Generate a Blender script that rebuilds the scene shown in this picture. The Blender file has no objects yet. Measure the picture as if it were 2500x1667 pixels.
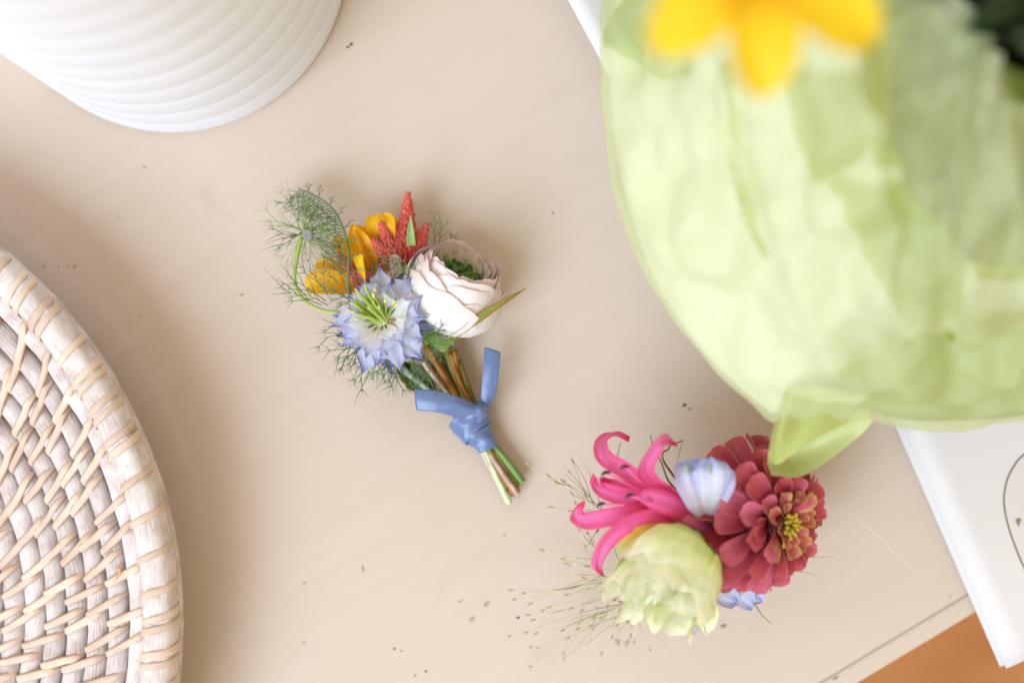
import bpy, math, random
import numpy as np
from mathutils import Vector, Matrix, noise

random.seed(7)
V = Vector
PI = math.pi

# ------------------------------------------------------------------ camera, light, exposure
H = 0.45            # camera height above the table top (m)
S = 7300.0          # photograph pixels per metre on the table top
scn = bpy.context.scene
col = scn.collection

cam_d = bpy.data.cameras.new("Camera")
cam = bpy.data.objects.new("Camera", cam_d)
col.objects.link(cam)
cam.location = (0, 0, H)
cam.rotation_euler = (0, 0, 0)
cam_d.sensor_width = 36.0
cam_d.lens = 36.0 * H / (2500.0 / S)
cam_d.clip_start = 0.01
cam_d.clip_end = 20
cam_d.dof.use_dof = True
cam_d.dof.focus_distance = H - 0.0265
cam_d.dof.aperture_fstop = 3.7
scn.camera = cam

world = bpy.data.worlds.new("World")
scn.world = world
world.use_nodes = True
bg = world.node_tree.nodes["Background"]
bg.inputs[0].default_value = (1.0, 0.78, 0.53, 1)
bg.inputs[1].default_value = 0.80


def area_light(name, loc, target, size, size_y, power, color):
    d = bpy.data.lights.new(name, 'AREA')
    d.shape = 'RECTANGLE'
    d.size = size
    d.size_y = size_y
    d.energy = power
    d.color = color
    o = bpy.data.objects.new(name, d)
    col.objects.link(o)
    o.location = loc
    dr = V(target) - V(loc)
    o.rotation_euler = dr.to_track_quat('-Z', 'Y').to_euler()
    return o


area_light("window_light_lower", (-1.45, -1.62, 2.32), (0.02, 0, 0), 1.9, 1.9, 121.0, (0.66, 0.81, 1.0))
area_light("window_light_upper", (-0.75, 2.01, 2.38), (0.02, 0, 0), 1.8, 1.8, 20.0, (0.66, 0.81, 1.0))

scn.view_settings.view_transform = 'Standard'
scn.view_settings.look = 'None'
scn.view_settings.exposure = 0.0
scn.view_settings.gamma = 1.0
scn.cycles.use_denoising = True
scn.cycles.max_bounces = 10
scn.cycles.transmission_bounces = 8
scn.cycles.sample_clamp_indirect = 6.0


# ------------------------------------------------------------------ helpers
def W(u, v, z=0.0):
    """photograph pixel (u, v) at height z -> world point"""
    k = (H - z) / H / S
    return V(((u - 1250.0) * k, -(v - 833.5) * k, z))


def tag(o, label=None, cat=None, group=None, kind=None):
    if label: o["label"] = label
    if cat: o["category"] = cat
    if group: o["group"] = group
    if kind: o["kind"] = kind
    return o


def empty(name, loc, label, cat, group=None):
    o = bpy.data.objects.new(name, None)
    o.empty_display_size = 0.01
    col.objects.link(o)
    o.location = loc
    return tag(o, label, cat, group)


def root_off(o):
    if o is None: return V((0, 0, 0))
    while o.parent: o = o.parent
    return V(o.location)


def spl(pts, n):
    """Catmull-Rom through pts, n+1 samples"""
    pts = [V(p) for p in pts]
    if len(pts) == 2:
        return [pts[0].lerp(pts[1], i / n) for i in range(n + 1)]
    P = [pts[0] * 2 - pts[1]] + pts + [pts[-1] * 2 - pts[-2]]
    m = len(pts) - 1
    out = []
    for i in range(n + 1):
        t = i / n * m
        k = min(int(t), m - 1)
        f = t - k
        a, b, c, d = P[k:k + 4]
        out.append(0.5 * ((2 * b) + (c - a) * f + (2 * a - 5 * b + 4 * c - d) * f * f + (3 * b - a - 3 * c + d) * f ** 3))
    return out


def interp(keys, u):
    for (a, fa), (b, fb) in zip(keys, keys[1:]):
        if u <= b:
            t = (u - a) / (b - a) if b > a else 0
            t = max(0, min(1, t))
            return fa + (fb - fa) * (t * t * (3 - 2 * t) * .5 + t * .5)
    return keys[-1][1]


def frame(axis, ref=(0, 0, 1)):
    z = V(axis).normalized()
    r = V(ref)
    if abs(z.dot(r)) > 0.97: r = V((0, 1, 0))
    x = r.cross(z).normalized()
    y = z.cross(x)
    return x, y, z


class MB:
    def __init__(self):
        self.v = []; self.f = []; self.c = []

    def grid(self, rows, colf=None, close=False, rnd=0.0):
        n0 = len(self.v)
        nu, nv = len(rows), len(rows[0])
        for i, r in enumerate(rows):
            for j, p in enumerate(r):
                self.v.append(tuple(p))
                u = i / max(1, nu - 1)
                w = abs(2 * j / max(1, nv - 1) - 1)
                self.c.append(colf(u, w) if colf else (u, w, rnd, 1))
        for i in range(nu - 1):
            for j in range(nv - 1 if not close else nv):
                a = n0 + i * nv + j; b = n0 + i * nv + (j + 1) % nv
                self.f.append((a, b, b + nv, a + nv))
        return self

    def tube(self, pts, rad, ns=6, rnd=0.0, cap=True, flat=1.0, ref=(0, 0, 1)):
        pts = [V(p) for p in pts]
        n = len(pts)
        rows = []
        N = None
        for i in range(n):
            T = (pts[min(i + 1, n - 1)] - pts[max(i - 1, 0)])
            if T.length < 1e-9: T = V((0, 0, 1))
            T.normalize()
            if N is None:
                N = V(ref)
                if abs(N.dot(T)) > .95: N = V((1, 0, 0))
            N = N - T * N.dot(T)
            if N.length < 1e-6: N = T.orthogonal()
            N.normalize()
            B = T.cross(N)
            r = rad(i / (n - 1)) if callable(rad) else rad
            rows.append([pts[i] + (B * math.cos(a) + N * math.sin(a) * flat) * r for a in [2 * PI * k / ns for k in range(ns)]])
        n0 = len(self.v)
        self.grid(rows, lambda u, w: (u, w, rnd, 1), close=True)
        if cap:
            self.f.append(tuple(n0 + k for k in reversed(range(ns))))
            self.f.append(tuple(n0 + (n - 1) * ns + k for k in range(ns)))
        return self

    def ellipsoid(self, c, axis, l, r, nu=7, nv=8, rnd=0.0, flat=1.0, p=1.0):
        x, y, z = frame(axis)
        c = V(c)
        rows = []
        for i in range(nu + 1):
            t = PI * i / nu
            rr = r * max(math.sin(t), 0.02) ** p
            rows.append([c + z * (-l * math.cos(t)) + (x * math.cos(a) + y * math.sin(a) * flat) * rr for a in [2 * PI * k / nv for k in range(nv)]])
        self.grid(rows, lambda u, w: (u, w, rnd, 1), close=True)
        return self

    def build(self, name, mat, parent=None, smooth=True, solid=0.0, sub=0, bevel=0.0, off=True):
        me = bpy.data.meshes.new(name)
        o3 = root_off(parent) if (parent and off) else V((0, 0, 0))
        me.from_pydata([(a[0] - o3.x, a[1] - o3.y, a[2] - o3.z) for a in self.v], [], self.f)
        at = me.color_attributes.new("pet", 'FLOAT_COLOR', 'POINT')
        at.data.foreach_set("color", np.array(self.c, dtype=np.float32).ravel())
        if smooth:
            me.polygons.foreach_set("use_smooth", [True] * len(me.polygons))
        me.materials.append(mat)
        me.update()
        o = bpy.data.objects.new(name, me)
        col.objects.link(o)
        o.parent = parent
        if solid:
            m = o.modifiers.new("Solidify", 'SOLIDIFY'); m.thickness = solid; m.offset = 0
        if bevel:
            m = o.modifiers.new("Bevel", 'BEVEL'); m.width = bevel; m.segments = 3
        if sub:
            m = o.modifiers.new("Subsurf", 'SUBSURF'); m.levels = sub; m.render_levels = sub
        return o


def petal(mb, pts, w, N0, nu=14, nv=9, cup=0.6, wp=None, ruff=(0, 0, 0), rnd=0.0, teeth=None, fold=0.0, roll=None):
    """petal surface along a spine; N0 = the side it cups towards"""
    C = spl(pts, nu)
    N = V(N0)
    wp = wp or [(0, .25), (.3, .7), (.6, 1), (.85, .75), (1, .05)]
    rows = []
    for i in range(nu + 1):
        u = i / nu
        T = (C[min(i + 1, nu)] - C[max(i - 1, 0)]).normalized()
        N = (N - T * N.dot(T))
        if N.length < 1e-6: N = T.orthogonal()
        N.normalize()
        Sd = T.cross(N)
        n2, s2 = N, Sd
        if roll:
            a = roll * u
            n2 = N * math.cos(a) + Sd * math.sin(a); s2 = Sd * math.cos(a) - N * math.sin(a)
        row = []
        for j in range(nv):
            v = 2 * j / (nv - 1) - 1
            ww = w * interp(wp, u)
            if teeth: ww *= 1 + teeth(u, v)
            cp = cup if not callable(cup) else cup(u)
            ph = v * max(abs(cp), 1e-3) * (1 if cp >= 0 else 1)
            k = max(abs(cp), 1e-3)
            p = C[i] + s2 * (ww * math.sin(ph) / k) + n2 * (math.copysign(1, cp) * ww * (1 - math.cos(ph)) / k)
            if fold: p += n2 * (abs(v) * fold * ww)
            if ruff[0]: p += n2 * (ruff[0] * u ** 1.5 * math.sin(ruff[1] * v + ruff[2] + 3 * u))
            row.append(p)
        rows.append(row)
    mb.grid(rows, rnd=rnd)
    return mb


def cup_petal(mb, O, fr, R, h, az, half, prof, nu=12, nv=11, ruff=(0, 0, 0), rnd=0.0, corner=.25, notch=0.0, jag=0.0, lean=0.0):
    """petal of a cup-shaped bloom: a patch of a surface of revolution round the flower axis"""
    X, Y, Z = fr
    rows = []
    sd = random.random() * 50
    for i in range(nu + 1):
        u = i / nu
        row = []
        for j in range(nv):
            v = 2 * j / (nv - 1) - 1
            uu = u * (1 - corner * abs(v) ** 3.2 - notch * max(0, 1 - abs(v) * 4) + jag * u * noise.noise(V((v * 4 + sd, sd, 0))))
            r = R * interp(prof, uu)
            hw = half * (0.55 + 0.45 * math.sin(min(1, u * 1.25) * PI / 2))
            a = az + v * hw
            r += ruff[0] * uu ** 2.5 * math.sin(ruff[1] * v + ruff[2]) + ruff[0] * .6 * uu ** 3 * noise.noise(V((v * 3 + sd, u * 2, sd)))
            r += lean * v * R
            zz = h * uu + ruff[0] * .8 * uu ** 3 * math.sin(ruff[1] * 1.3 * v + ruff[2] * 2 + 1)
            row.append(O + (X * math.cos(a) + Y * math.sin(a)) * r + Z * zz)
        rows.append(row)
    mb.grid(rows, rnd=rnd)
    return mb


# ------------------------------------------------------------------ materials
def new_mat(name):
    m = bpy.data.materials.new(name)
    m.use_nodes = True
    return m, m.node_tree.nodes, m.node_tree.links, m.node_tree.nodes["Principled BSDF"]


def ramp_node(nd, stops):
    r = nd.new("ShaderNodeValToRGB")
    e = r.color_ramp.elements
    e[0].position = stops[0][0]; e[0].color = (*stops[0][1], 1)
    e[1].position = stops[-1][0]; e[1].color = (*stops[-1][1], 1)
    for p, c in stops[1:-1]:
        k = e.new(p); k.color = (*c, 1)
    return r


def mat_petal(name, stops, edge=None, edge_pos=.8, rough=.5, transl=.35, tcol=None, veins=0.0, vscale=60, var=.08, sheen=0.0, bump=0.0, noise_amt=.12, alt=None):
    """colour runs along the petal (attribute pet.r), optional margin colour (pet.g), per-petal variation (pet.b)"""
    m, nd, lk, bs = new_mat(name)
    at = nd.new("ShaderNodeAttribute"); at.attribute_name = "pet"
    sp = nd.new("ShaderNodeSeparateColor"); lk.new(at.outputs["Color"], sp.inputs[0])
    rp = ramp_node(nd, stops); lk.new(sp.outputs[0], rp.inputs[0])
    cur = rp.outputs[0]
    if edge:
        mr = nd.new("ShaderNodeMapRange"); mr.inputs[1].default_value = edge_pos; mr.inputs[2].default_value = 1.0
        lk.new(sp.outputs[1], mr.inputs[0])
        mx = nd.new("ShaderNodeMix"); mx.data_type = 'RGBA'
        lk.new(mr.outputs[0], mx.inputs[0]); lk.new(cur, mx.inputs[6]); mx.inputs[7].default_value = (*edge, 1)
        cur = mx.outputs[2]
    if alt:
        mx = nd.new("ShaderNodeMix"); mx.data_type = 'RGBA'
        lk.new(sp.outputs[2], mx.inputs[0]); lk.new(cur, mx.inputs[6]); mx.inputs[7].default_value = (*alt, 1)
        cur = mx.outputs[2]
    # soft blotches + veins
    tc = nd.new("ShaderNodeTexCoord")
    nz = nd.new("ShaderNodeTexNoise"); nz.inputs["Scale"].default_value = 260; nz.inputs["Detail"].default_value = 4
    lk.new(tc.outputs["Object"], nz.inputs["Vector"])
    mr = nd.new("ShaderNodeMapRange"); mr.inputs[1].default_value = .3; mr.inputs[2].default_value = .7
    mr.inputs[3].default_value = 1 - noise_amt; mr.inputs[4].default_value = 1 + noise_amt * .6
    lk.new(nz.outputs[0], mr.inputs[0])
    val = mr.outputs[0]
    if veins:
        mu = nd.new("ShaderNodeMath"); mu.operation = 'MULTIPLY'; mu.inputs[1].default_value = vscale
        lk.new(sp.outputs[1], mu.inputs[0])
        ad = nd.new("ShaderNodeMath"); ad.operation = 'MULTIPLY_ADD'; ad.inputs[1].default_value = 6.0
        lk.new(nz.outputs[0], ad.inputs[0]); lk.new(mu.outputs[0], ad.inputs[2])
        sn = nd.new("ShaderNodeMath"); sn.operation = 'SINE'; lk.new(ad.outputs[0], sn.inputs[0])
        m2 = nd.new("ShaderNodeMath"); m2.operation = 'MULTIPLY_ADD'; m2.inputs[1].default_value = veins; m2.inputs[2].default_value = 1.0
        lk.new(sn.outputs[0], m2.inputs[0])
        m3 = nd.new("ShaderNodeMath"); m3.operation = 'MULTIPLY'; lk.new(val, m3.inputs[0]); lk.new(m2.outputs[0], m3.inputs[1])
        val = m3.outputs[0]
    hs = nd.new("ShaderNodeHueSaturation"); lk.new(cur, hs.inputs["Color"]); lk.new(val, hs.inputs["Value"])
    cur = hs.outputs[0]
    lk.new(cur, bs.inputs["Base Color"])
    bs.inputs["Roughness"].default_value = rough
    bs.inputs["Specular IOR Level"].default_value = .3
    if sheen: bs.inputs["Sheen Weight"].default_value = sheen
    if bump:
        bp = nd.new("ShaderNodeBump"); bp.inputs["Strength"].default_value = bump; bp.inputs["Distance"].default_value = .0006
        lk.new(val, bp.inputs["Height"]); lk.new(bp.outputs[0], bs.inputs["Normal"])
    if transl > 0:
        tr = nd.new("ShaderNodeBsdfTranslucent")
        if tcol:
            tr.inputs[0].default_value = (*tcol, 1)
        else:
            lk.new(cur, tr.inputs[0])
        ms = nd.new("ShaderNodeMixShader"); ms.inputs[0].default_value = transl
        lk.new(bs.outputs[0], ms.inputs[1]); lk.new(tr.outputs[0], ms.inputs[2])
        out = [n for n in nd if n.type == 'OUTPUT_MATERIAL'][0]
        lk.new(ms.outputs[0], out.inputs[0])
    return m


def mat_table():
    m, nd, lk, bs = new_mat("painted_wood")
    tc = nd.new("ShaderNodeTexCoord")
    mp = nd.new("ShaderNodeMapping"); lk.new(tc.outputs["Object"], mp.inputs[0])
    mp.inputs["Scale"].default_value = (16, 230, 30)
    n1 = nd.new("ShaderNodeTexNoise"); n1.inputs["Scale"].default_value = 1.0; n1.inputs["Detail"].default_value = 7; n1.inputs["Roughness"].default_value = .62
    n1.inputs["Distortion"].default_value = .7
    lk.new(mp.outputs[0], n1.inputs["Vector"])
    n2 = nd.new("ShaderNodeTexNoise"); n2.inputs["Scale"].default_value = 11; n2.inputs["Detail"].default_value = 5
    lk.new(tc.outputs["Object"], n2.inputs["Vector"])
    n3 = nd.new("ShaderNodeTexNoise"); n3.inputs["Scale"].default_value = 900; n3.inputs["Detail"].default_value = 3
    lk.new(tc.outputs["Object"], n3.inputs["Vector"])
    rp = ramp_node(nd, [(.25, (.612, .516, .427)), (.5, (.628, .531, .442)), (.75, (.640, .544, .455))])
    lk.new(n1.outputs[0], rp.inputs[0])
    r2 = ramp_node(nd, [(.3, (.965, .955, .94)), (.7, (1.02, 1.02, 1.03))])
    lk.new(n2.outputs[0], r2.inputs[0])
    mx = nd.new("ShaderNodeMix"); mx.data_type = 'RGBA'; mx.blend_type = 'MULTIPLY'; mx.inputs[0].default_value = 1
    lk.new(rp.outputs[0], mx.inputs[6]); lk.new(r2.outputs[0], mx.inputs[7])
    # faint yellow-brown stains
    n4 = nd.new("ShaderNodeTexNoise"); n4.inputs["Scale"].default_value = 34; n4.inputs["Detail"].default_value = 6
    lk.new(tc.outputs["Object"], n4.inputs["Vector"])
    r4 = ramp_node(nd, [(.66, (0, 0, 0)), (.80, (.5, .5, .5))]); lk.new(n4.outputs[0], r4.inputs[0])
    m4 = nd.new("ShaderNodeMix"); m4.data_type = 'RGBA'; lk.new(r4.outputs[0], m4.inputs[0]); lk.new(mx.outputs[2], m4.inputs[6])
    m4.inputs[7].default_value = (.50, .41, .32, 1)
    lk.new(m4.outputs[2], bs.inputs["Base Color"])
    bs.inputs["Roughness"].default_value = .6
    bs.inputs["Specular IOR Level"].default_value = .22
    ad = nd.new("ShaderNodeMath"); ad.operation = 'MULTIPLY_ADD'; ad.inputs[1].default_value = .18
    lk.new(n3.outputs[0], ad.inputs[0]); lk.new(n1.outputs[0], ad.inputs[2])
    bp = nd.new("ShaderNodeBump"); bp.inputs["Strength"].default_value = .12; bp.inputs["Distance"].default_value = .0010
    lk.new(ad.outputs[0], bp.inputs["Height"]); lk.new(bp.outputs[0], bs.inputs["Normal"])
    return m


def mat_simple(name, c, rough=.5, nscale=80, namt=.15, bump=0.0, spec=.4, c2=None, stretch=(1, 1, 1), transl=0.0):
    m, nd, lk, bs = new_mat(name)
    tc = nd.new("ShaderNodeTexCoord")
    mp = nd.new("ShaderNodeMapping"); lk.new(tc.outputs["Object"], mp.inputs[0]); mp.inputs["Scale"].default_value = stretch
    nz = nd.new("ShaderNodeTexNoise"); nz.inputs["Scale"].default_value = nscale; nz.inputs["Detail"].default_value = 5
    lk.new(mp.outputs[0], nz.inputs["Vector"])
    c2 = c2 or tuple(x * (1 - 2 * namt) for x in c)
    rp = ramp_node(nd, [(.32, c2), (.68, c)]); lk.new(nz.outputs[0], rp.inputs[0])
    lk.new(rp.outputs[0], bs.inputs["Base Color"])
    bs.inputs["Roughness"].default_value = rough
    bs.inputs["Specular IOR Level"].default_value = spec
    if bump:
        bp = nd.new("ShaderNodeBump"); bp.inputs["Strength"].default_value = bump; bp.inputs["Distance"].default_value = .0005
        lk.new(nz.outputs[0], bp.inputs["Height"]); lk.new(bp.outputs[0], bs.inputs["Normal"])
    if transl:
        tr = nd.new("ShaderNodeBsdfTranslucent"); lk.new(rp.outputs[0], tr.inputs[0])
        ms = nd.new("ShaderNodeMixShader"); ms.inputs[0].default_value = transl
        lk.new(bs.outputs[0], ms.inputs[1]); lk.new(tr.outputs[0], ms.inputs[2])
        lk.new(ms.outputs[0], [n for n in nd if n.type == 'OUTPUT_MATERIAL'][0].inputs[0])
    return m


def mat_rattan(name, wash, raw, lo, hi, along=(40, 900), bump=.6):
    """whitewashed cane: grain runs along pet.r, raw brown shows through the wash in streaks"""
    m, nd, lk, bs = new_mat(name)
    at = nd.new("ShaderNodeAttribute"); at.attribute_name = "pet"
    tc = nd.new("ShaderNodeTexCoord")
    sp = nd.new("ShaderNodeSeparateColor"); lk.new(at.outputs["Color"], sp.inputs[0])
    cb = nd.new("ShaderNodeCombineXYZ")
    m1 = nd.new("ShaderNodeMath"); m1.operation = 'MULTIPLY'; m1.inputs[1].default_value = along[0]; lk.new(sp.outputs[0], m1.inputs[0])
    m2 = nd.new("ShaderNodeMath"); m2.operation = 'MULTIPLY'; m2.inputs[1].default_value = along[1]; lk.new(sp.outputs[1], m2.inputs[0])
    m3 = nd.new("ShaderNodeMath"); m3.operation = 'MULTIPLY'; m3.inputs[1].default_value = 40; lk.new(sp.outputs[2], m3.inputs[0])
    lk.new(m1.outputs[0], cb.inputs[0]); lk.new(m2.outputs[0], cb.inputs[1]); lk.new(m3.outputs[0], cb.inputs[2])
    g = nd.new("ShaderNodeTexNoise"); g.inputs["Scale"].default_value = 1; g.inputs["Detail"].default_value = 5; g.inputs["Roughness"].default_value = .65
    lk.new(cb.outputs[0], g.inputs["Vector"])
    b = nd.new("ShaderNodeTexNoise"); b.inputs["Scale"].default_value = 120; b.inputs["Detail"].default_value = 4
    lk.new(tc.outputs["Object"], b.inputs["Vector"])
    av = nd.new("ShaderNodeMath"); av.operation = 'MULTIPLY_ADD'; av.inputs[1].default_value = .8; lk.new(b.outputs[0], av.inputs[0]); lk.new(g.outputs[0], av.inputs[2])
    rp = ramp_node(nd, [(lo, raw), ((lo + hi) / 2, tuple((x + y) / 2 for x, y in zip(raw, wash))), (hi, wash)])
    lk.new(av.outputs[0], rp.inputs[0])
    hs = nd.new("ShaderNodeHueSaturation"); lk.new(rp.outputs[0], hs.inputs["Color"])
    mr = nd.new("ShaderNodeMapRange"); mr.inputs[3].default_value = .86; mr.inputs[4].default_value = 1.08; lk.new(sp.outputs[2], mr.inputs[0])
    lk.new(mr.outputs[0], hs.inputs["Value"])
    lk.new(hs.outputs[0], bs.inputs["Base Color"])
    bs.inputs["Roughness"].default_value = .62
    bs.inputs["Specular IOR Level"].default_value = .3
    bp = nd.new("ShaderNodeBump"); bp.inputs["Strength"].default_value = bump; bp.inputs["Distance"].default_value = .0006
    lk.new(g.outputs[0], bp.inputs["Height"]); lk.new(bp.outputs[0], bs.inputs["Normal"])
    return m


M_table = mat_table()

# ------------------------------------------------------------------ the setting: table top and floor
ED = V((285, 171, 0)).normalized()            # direction of the table edge
EN = V((171, -285, 0)).normalized()           # outward, away from the table
E0 = W(2242, 1581, 0)                          # a point on the edge


def box_frame(mb, o, ex, ey, ez, lx, ly, lz):
    n0 = len(mb.v)
    for sx in lx:
        for sy in ly:
            for sz in lz:
                mb.v.append(tuple(o + ex * sx + ey * sy + ez * sz)); mb.c.append((0, 0, 0, 1))
    for f in ((0, 1, 3, 2), (4, 6, 7, 5), (0, 4, 5, 1), (2, 3, 7, 6), (0, 2, 6, 4), (1, 5, 7, 3)):
        mb.f.append(tuple(n0 + i for i in f))


UZ = V((0, 0, 1))
rot_edge = math.atan2(ED.y, ED.x)


def edge_box(name, mat, lx, ly, lz, bevel, parent=None):
    mb = MB()
    box_frame(mb, V((0, 0, 0)), V((1, 0, 0)), V((0, -1, 0)), UZ, lx, ly, lz)
    mb.f = [tuple(reversed(f)) for f in mb.f]
    o = mb.build(name, mat, parent, smooth=False, bevel=bevel, off=False)
    return o


table = edge_box("tabletop", M_table, (-1.0, 0.8), (-1.1, -0.00708), (-0.028, 0.0), 0.0004)
table.location = E0
table.rotation_euler = (0, 0, rot_edge)
tag(table, "beige painted wooden tabletop with faint grain", "table top", kind="structure")
strip = edge_box("edge_strip", M_table, (-1.0, 0.8), (-0.0070, 0.0), (-0.028, -0.00008), 0.0016, table)
strip["label"] = "narrow rounded edge strip with hairline cracks"

M_floor = mat_simple("floor_wood", (.55, .25, .085), .45, 6, .2, c2=(.42, .16, .05), stretch=(1, 5, 1))
fl = MB()
fl.grid([[V((x, y, -.72)) for x in (-3, 3)] for y in (-3, 3)])
floor = fl.build("floor", M_floor, smooth=False)
tag(floor, "orange brown wooden floor below the table edge", "floor", kind="structure")

# chips, specks and stains in the paint: parts of the table top
M_chip = mat_simple("dark_chip", (.10, .09, .08), .8, 900, .3)
M_chip2 = mat_simple("grey_stain", (.33, .32, .25), .8, 900, .15)
M_chip3 = mat_simple("brown_stain", (.45, .34, .25), .8, 900, .15)


def chip(u, v, r, mat, ang=0, asp=1.5, h=.00025):
    r *= .72
    mb = MB()
    n = 9
    c = W(u, v, 0)
    rr = [r / S * (0.7 + .5 * random.random()) for _ in range(n)]
    ring, ring2 = [], []
    for k in range(n):
        a = 2 * PI * k / n
        d = V((math.cos(a) * asp, math.sin(a), 0)) * rr[k]
        d = V((d.x * math.cos(ang) - d.y * math.sin(ang), d.x * math.sin(ang) + d.y * math.cos(ang), 0))
        ring.append(c + d + V((0, 0, -.0001))); ring2.append(c + d * .55 + V((0, 0, h)))
    mb.grid([ring, ring2], close=True)
    mb.v.append(tuple(c + V((0, 0, h * 1.2)))); mb.c.append((0, 0, 0, 1))
    for k in range(n):
        mb.f.append((n + k, n + (k + 1) % n, 2 * n))
    o = mb.build("paint_chip", mat, None)
    o.parent = table
    o.matrix_parent_inverse = (Matrix.Translation(table.location) @ Matrix.Rotation(rot_edge, 4, 'Z')).inverted()
    return o


for a in [(849, 116, 5, 0), (857, 109, 6, 1), (1671, 989, 7, .4), (1684, 998, 4, .4), (1911, 1046, 8, 0), (1265, 1507, 5, 0),
          (1040, 1637, 4, .6), (1014, 1648, 3, 0), (963, 1583, 4, .2), (980, 1589, 3, .3), (1244, 1552, 3, .3)]:
    chip(a[0], a[1], a[2], M_chip, a[3])
for a in [(183, 651, 7, 0), (168, 648, 4, .2), (106, 651, 6, .2), (143, 652, 6, 0), (352, 409, 6, .6), (345, 770, 5, .8), (288, 528, 4, 0)]:
    chip(a[0], a[1], a[2], M_chip2, a[3], h=.00006)
for a in [(886, 1386, 7, 1.9), (743, 1422, 4, 0), (742, 1567, 4, 0), (1232, 1305, 4, 0), (1125, 1467, 5, .3), (590, 720, 5, .5), (1350, 520, 4, .4), (1700, 1300, 3, .2), (2320, 1455, 4, .55), (2040, 1655, 5, .6)]:
    chip(a[0], a[1], a[2], M_chip3, a[3], asp=2.4, h=.00008)
M_scratch = mat_simple("worn_paint", (.74, .66, .58), .55, 300, .05)
for pts in ([(2030, 1225), (2100, 1270), (2160, 1322), (2200, 1365), (2255, 1402)], [(2010, 1265), (2035, 1300), (2052, 1330)], [(2100, 1212), (2160, 1208), (2220, 1190)]):
    mb = MB()
    mb.tube(spl([W(u, v, -.00008) for u, v in pts], 18), lambda u: .00022 * math.sin(PI * (.06 + .9 * u)) + .00005, 6, flat=.7)
    o = mb.build("paint_ridge", M_scratch, None)
    o.parent = table
    o.matrix_parent_inverse = (Matrix.Translation(table.location) @ Matrix.Rotation(rot_edge, 4, 'Z')).inverted()

# ------------------------------------------------------------------ vase
M_vase = mat_simple("white_bisque", (.87, .91, .99), .5, 30, .01, spec=.4)
vc = W(425, -98, 0)
VR, VH, VP = .0585, .195, .0150
mb = MB()
rows = []
NS = 160
prof = []
nz_ = 190
for i in range(nz_ + 1):
    z = VH * i / nz_
    ph = (z / VP) % 1.0
    g = abs(math.sin(PI * ph)) ** .38
    r = VR - .0008 + .0008 * g
    if z < .003: r -= .0025 * (1 - z / .003) ** 2
    r -= .035 * z
    prof.append((r, z))
rt = prof[-1][0]
prof += [(rt - .0012, VH + .0010), (rt - .003, VH + .0008), (rt - .0042, VH - .001)]
for i in range(1, 13):
    prof.append((rt - .0045 - .004 * (i / 12), VH - .002 - (VH - .008) * i / 12))
prof.append((.001, .006))
prof = [(.001, .0004)] + prof
for r, z in prof:
    rows.append([vc + V((math.cos(a) * r, math.sin(a) * r, z)) for a in [2 * PI * k / NS for k in range(NS)]])
mb.grid(rows, close=True)
vase = mb.build("ribbed_vase", M_vase)
tag(vase, "tall white ribbed cylindrical vase standing at the table's upper left", "vase")

# ------------------------------------------------------------------ rattan tray
M_core = mat_rattan("whitewashed_core", (.82, .76, .74), (.52, .43, .38), .66, .98, along=(130, 46), bump=.6)
M_coil = mat_rattan("whitewashed_coil", (.84, .77, .755), (.50, .39, .34), .66, .98, along=(150, 40), bump=.6)
M_strip = mat_rattan("cane_strip", (.76, .61, .50), (.66, .45, .31), .58, 1.0, along=(6, 5), bump=.25)
TZ = .034
RT = 1188.0 * (H - TZ) / H / S                      # rim circle radius at rim height
ko = (H - TZ) / H / S
tray_c = V(((-753 - 1250) * ko, -(1531 - 833.5) * ko, 0))
tray = empty("rattan_tray", tray_c, "round whitewashed rattan tray with coiled weave and wrapped rim", "tray")
RR = .0053                       # rim rod radius
RC = RT - RR                     # rim centre line


def coil_pos(k):
    """radius and height of coil k (1 = just inside the rim)"""
    r = RC - .0072 - .0078 * (k - 1)
    zs = [.0288, .0250, .0212, .0176, .0142, .0112, .0088, .0070, .0058, .0054]
    z = zs[k - 1] if k <= len(zs) else .0050
    return r, z


def ring(mb, r, z, rad, n=260, ns=10, rnd=0., lump=.05, flat=1.0, facets=False):
    rows = []
    for i in range(n):
        a = 2 * PI * i / n
        d = V((math.cos(a), math.sin(a), 0))
        row = []
        lm = 1 + lump * noise.noise(V((a * 20, rnd * 30, 1.3)))
        wob = .0004 * noise.noise(V((a * 9, rnd * 30, 7)))
        for k in range(ns):
            t = 2 * PI * k / ns
            rr = rad * lm
            if facets: rr *= 1 + .05 * math.cos(5 * t + 1.1)
            row.append(tray_c + d * (r + wob + math.cos(t) * rr) + V((0, 0, z + math.sin(t) * rr * flat)))
        rows.append(row)
    rows.append(rows[0])
    mb.grid(rows, lambda u, w: (u, w, rnd, 1), close=True)


mb = MB(); ring(mb, RC, TZ, RR, 360, 18, .7, .03, facets=True)
rim = mb.build("rim", M_core, tray)
mb = MB(); ring(mb, RC - .0060, TZ - .0034, .0018, 300, 10, .5, .12)
mb.build("rim_lining_cane", M_core, tray)
mb = MB(); ring(mb, RC + .0012, TZ - .0075, .0040, 300, 10, .2, .08)
mb.build("rim_edge_cane", M_coil, tray)
NC = 16
for k in range(1, NC + 1):
    r, z = coil_pos(k)
    mb = MB(); ring(mb, r, z, .0038, 260 if k < 12 else 120, 10, random.random(), .09)
    mb.build("coil", M_coil, tray)
mb = MB()
rows = [[tray_c + V((math.cos(a) * r, math.sin(a) * r, .0012 + .0005)) for a in [2 * PI * i / 64 for i in range(64)]] for r in (.001, .015)]
mb.grid(rows, close=True)
mb.build("centre_disc", M_coil, tray)
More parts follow.
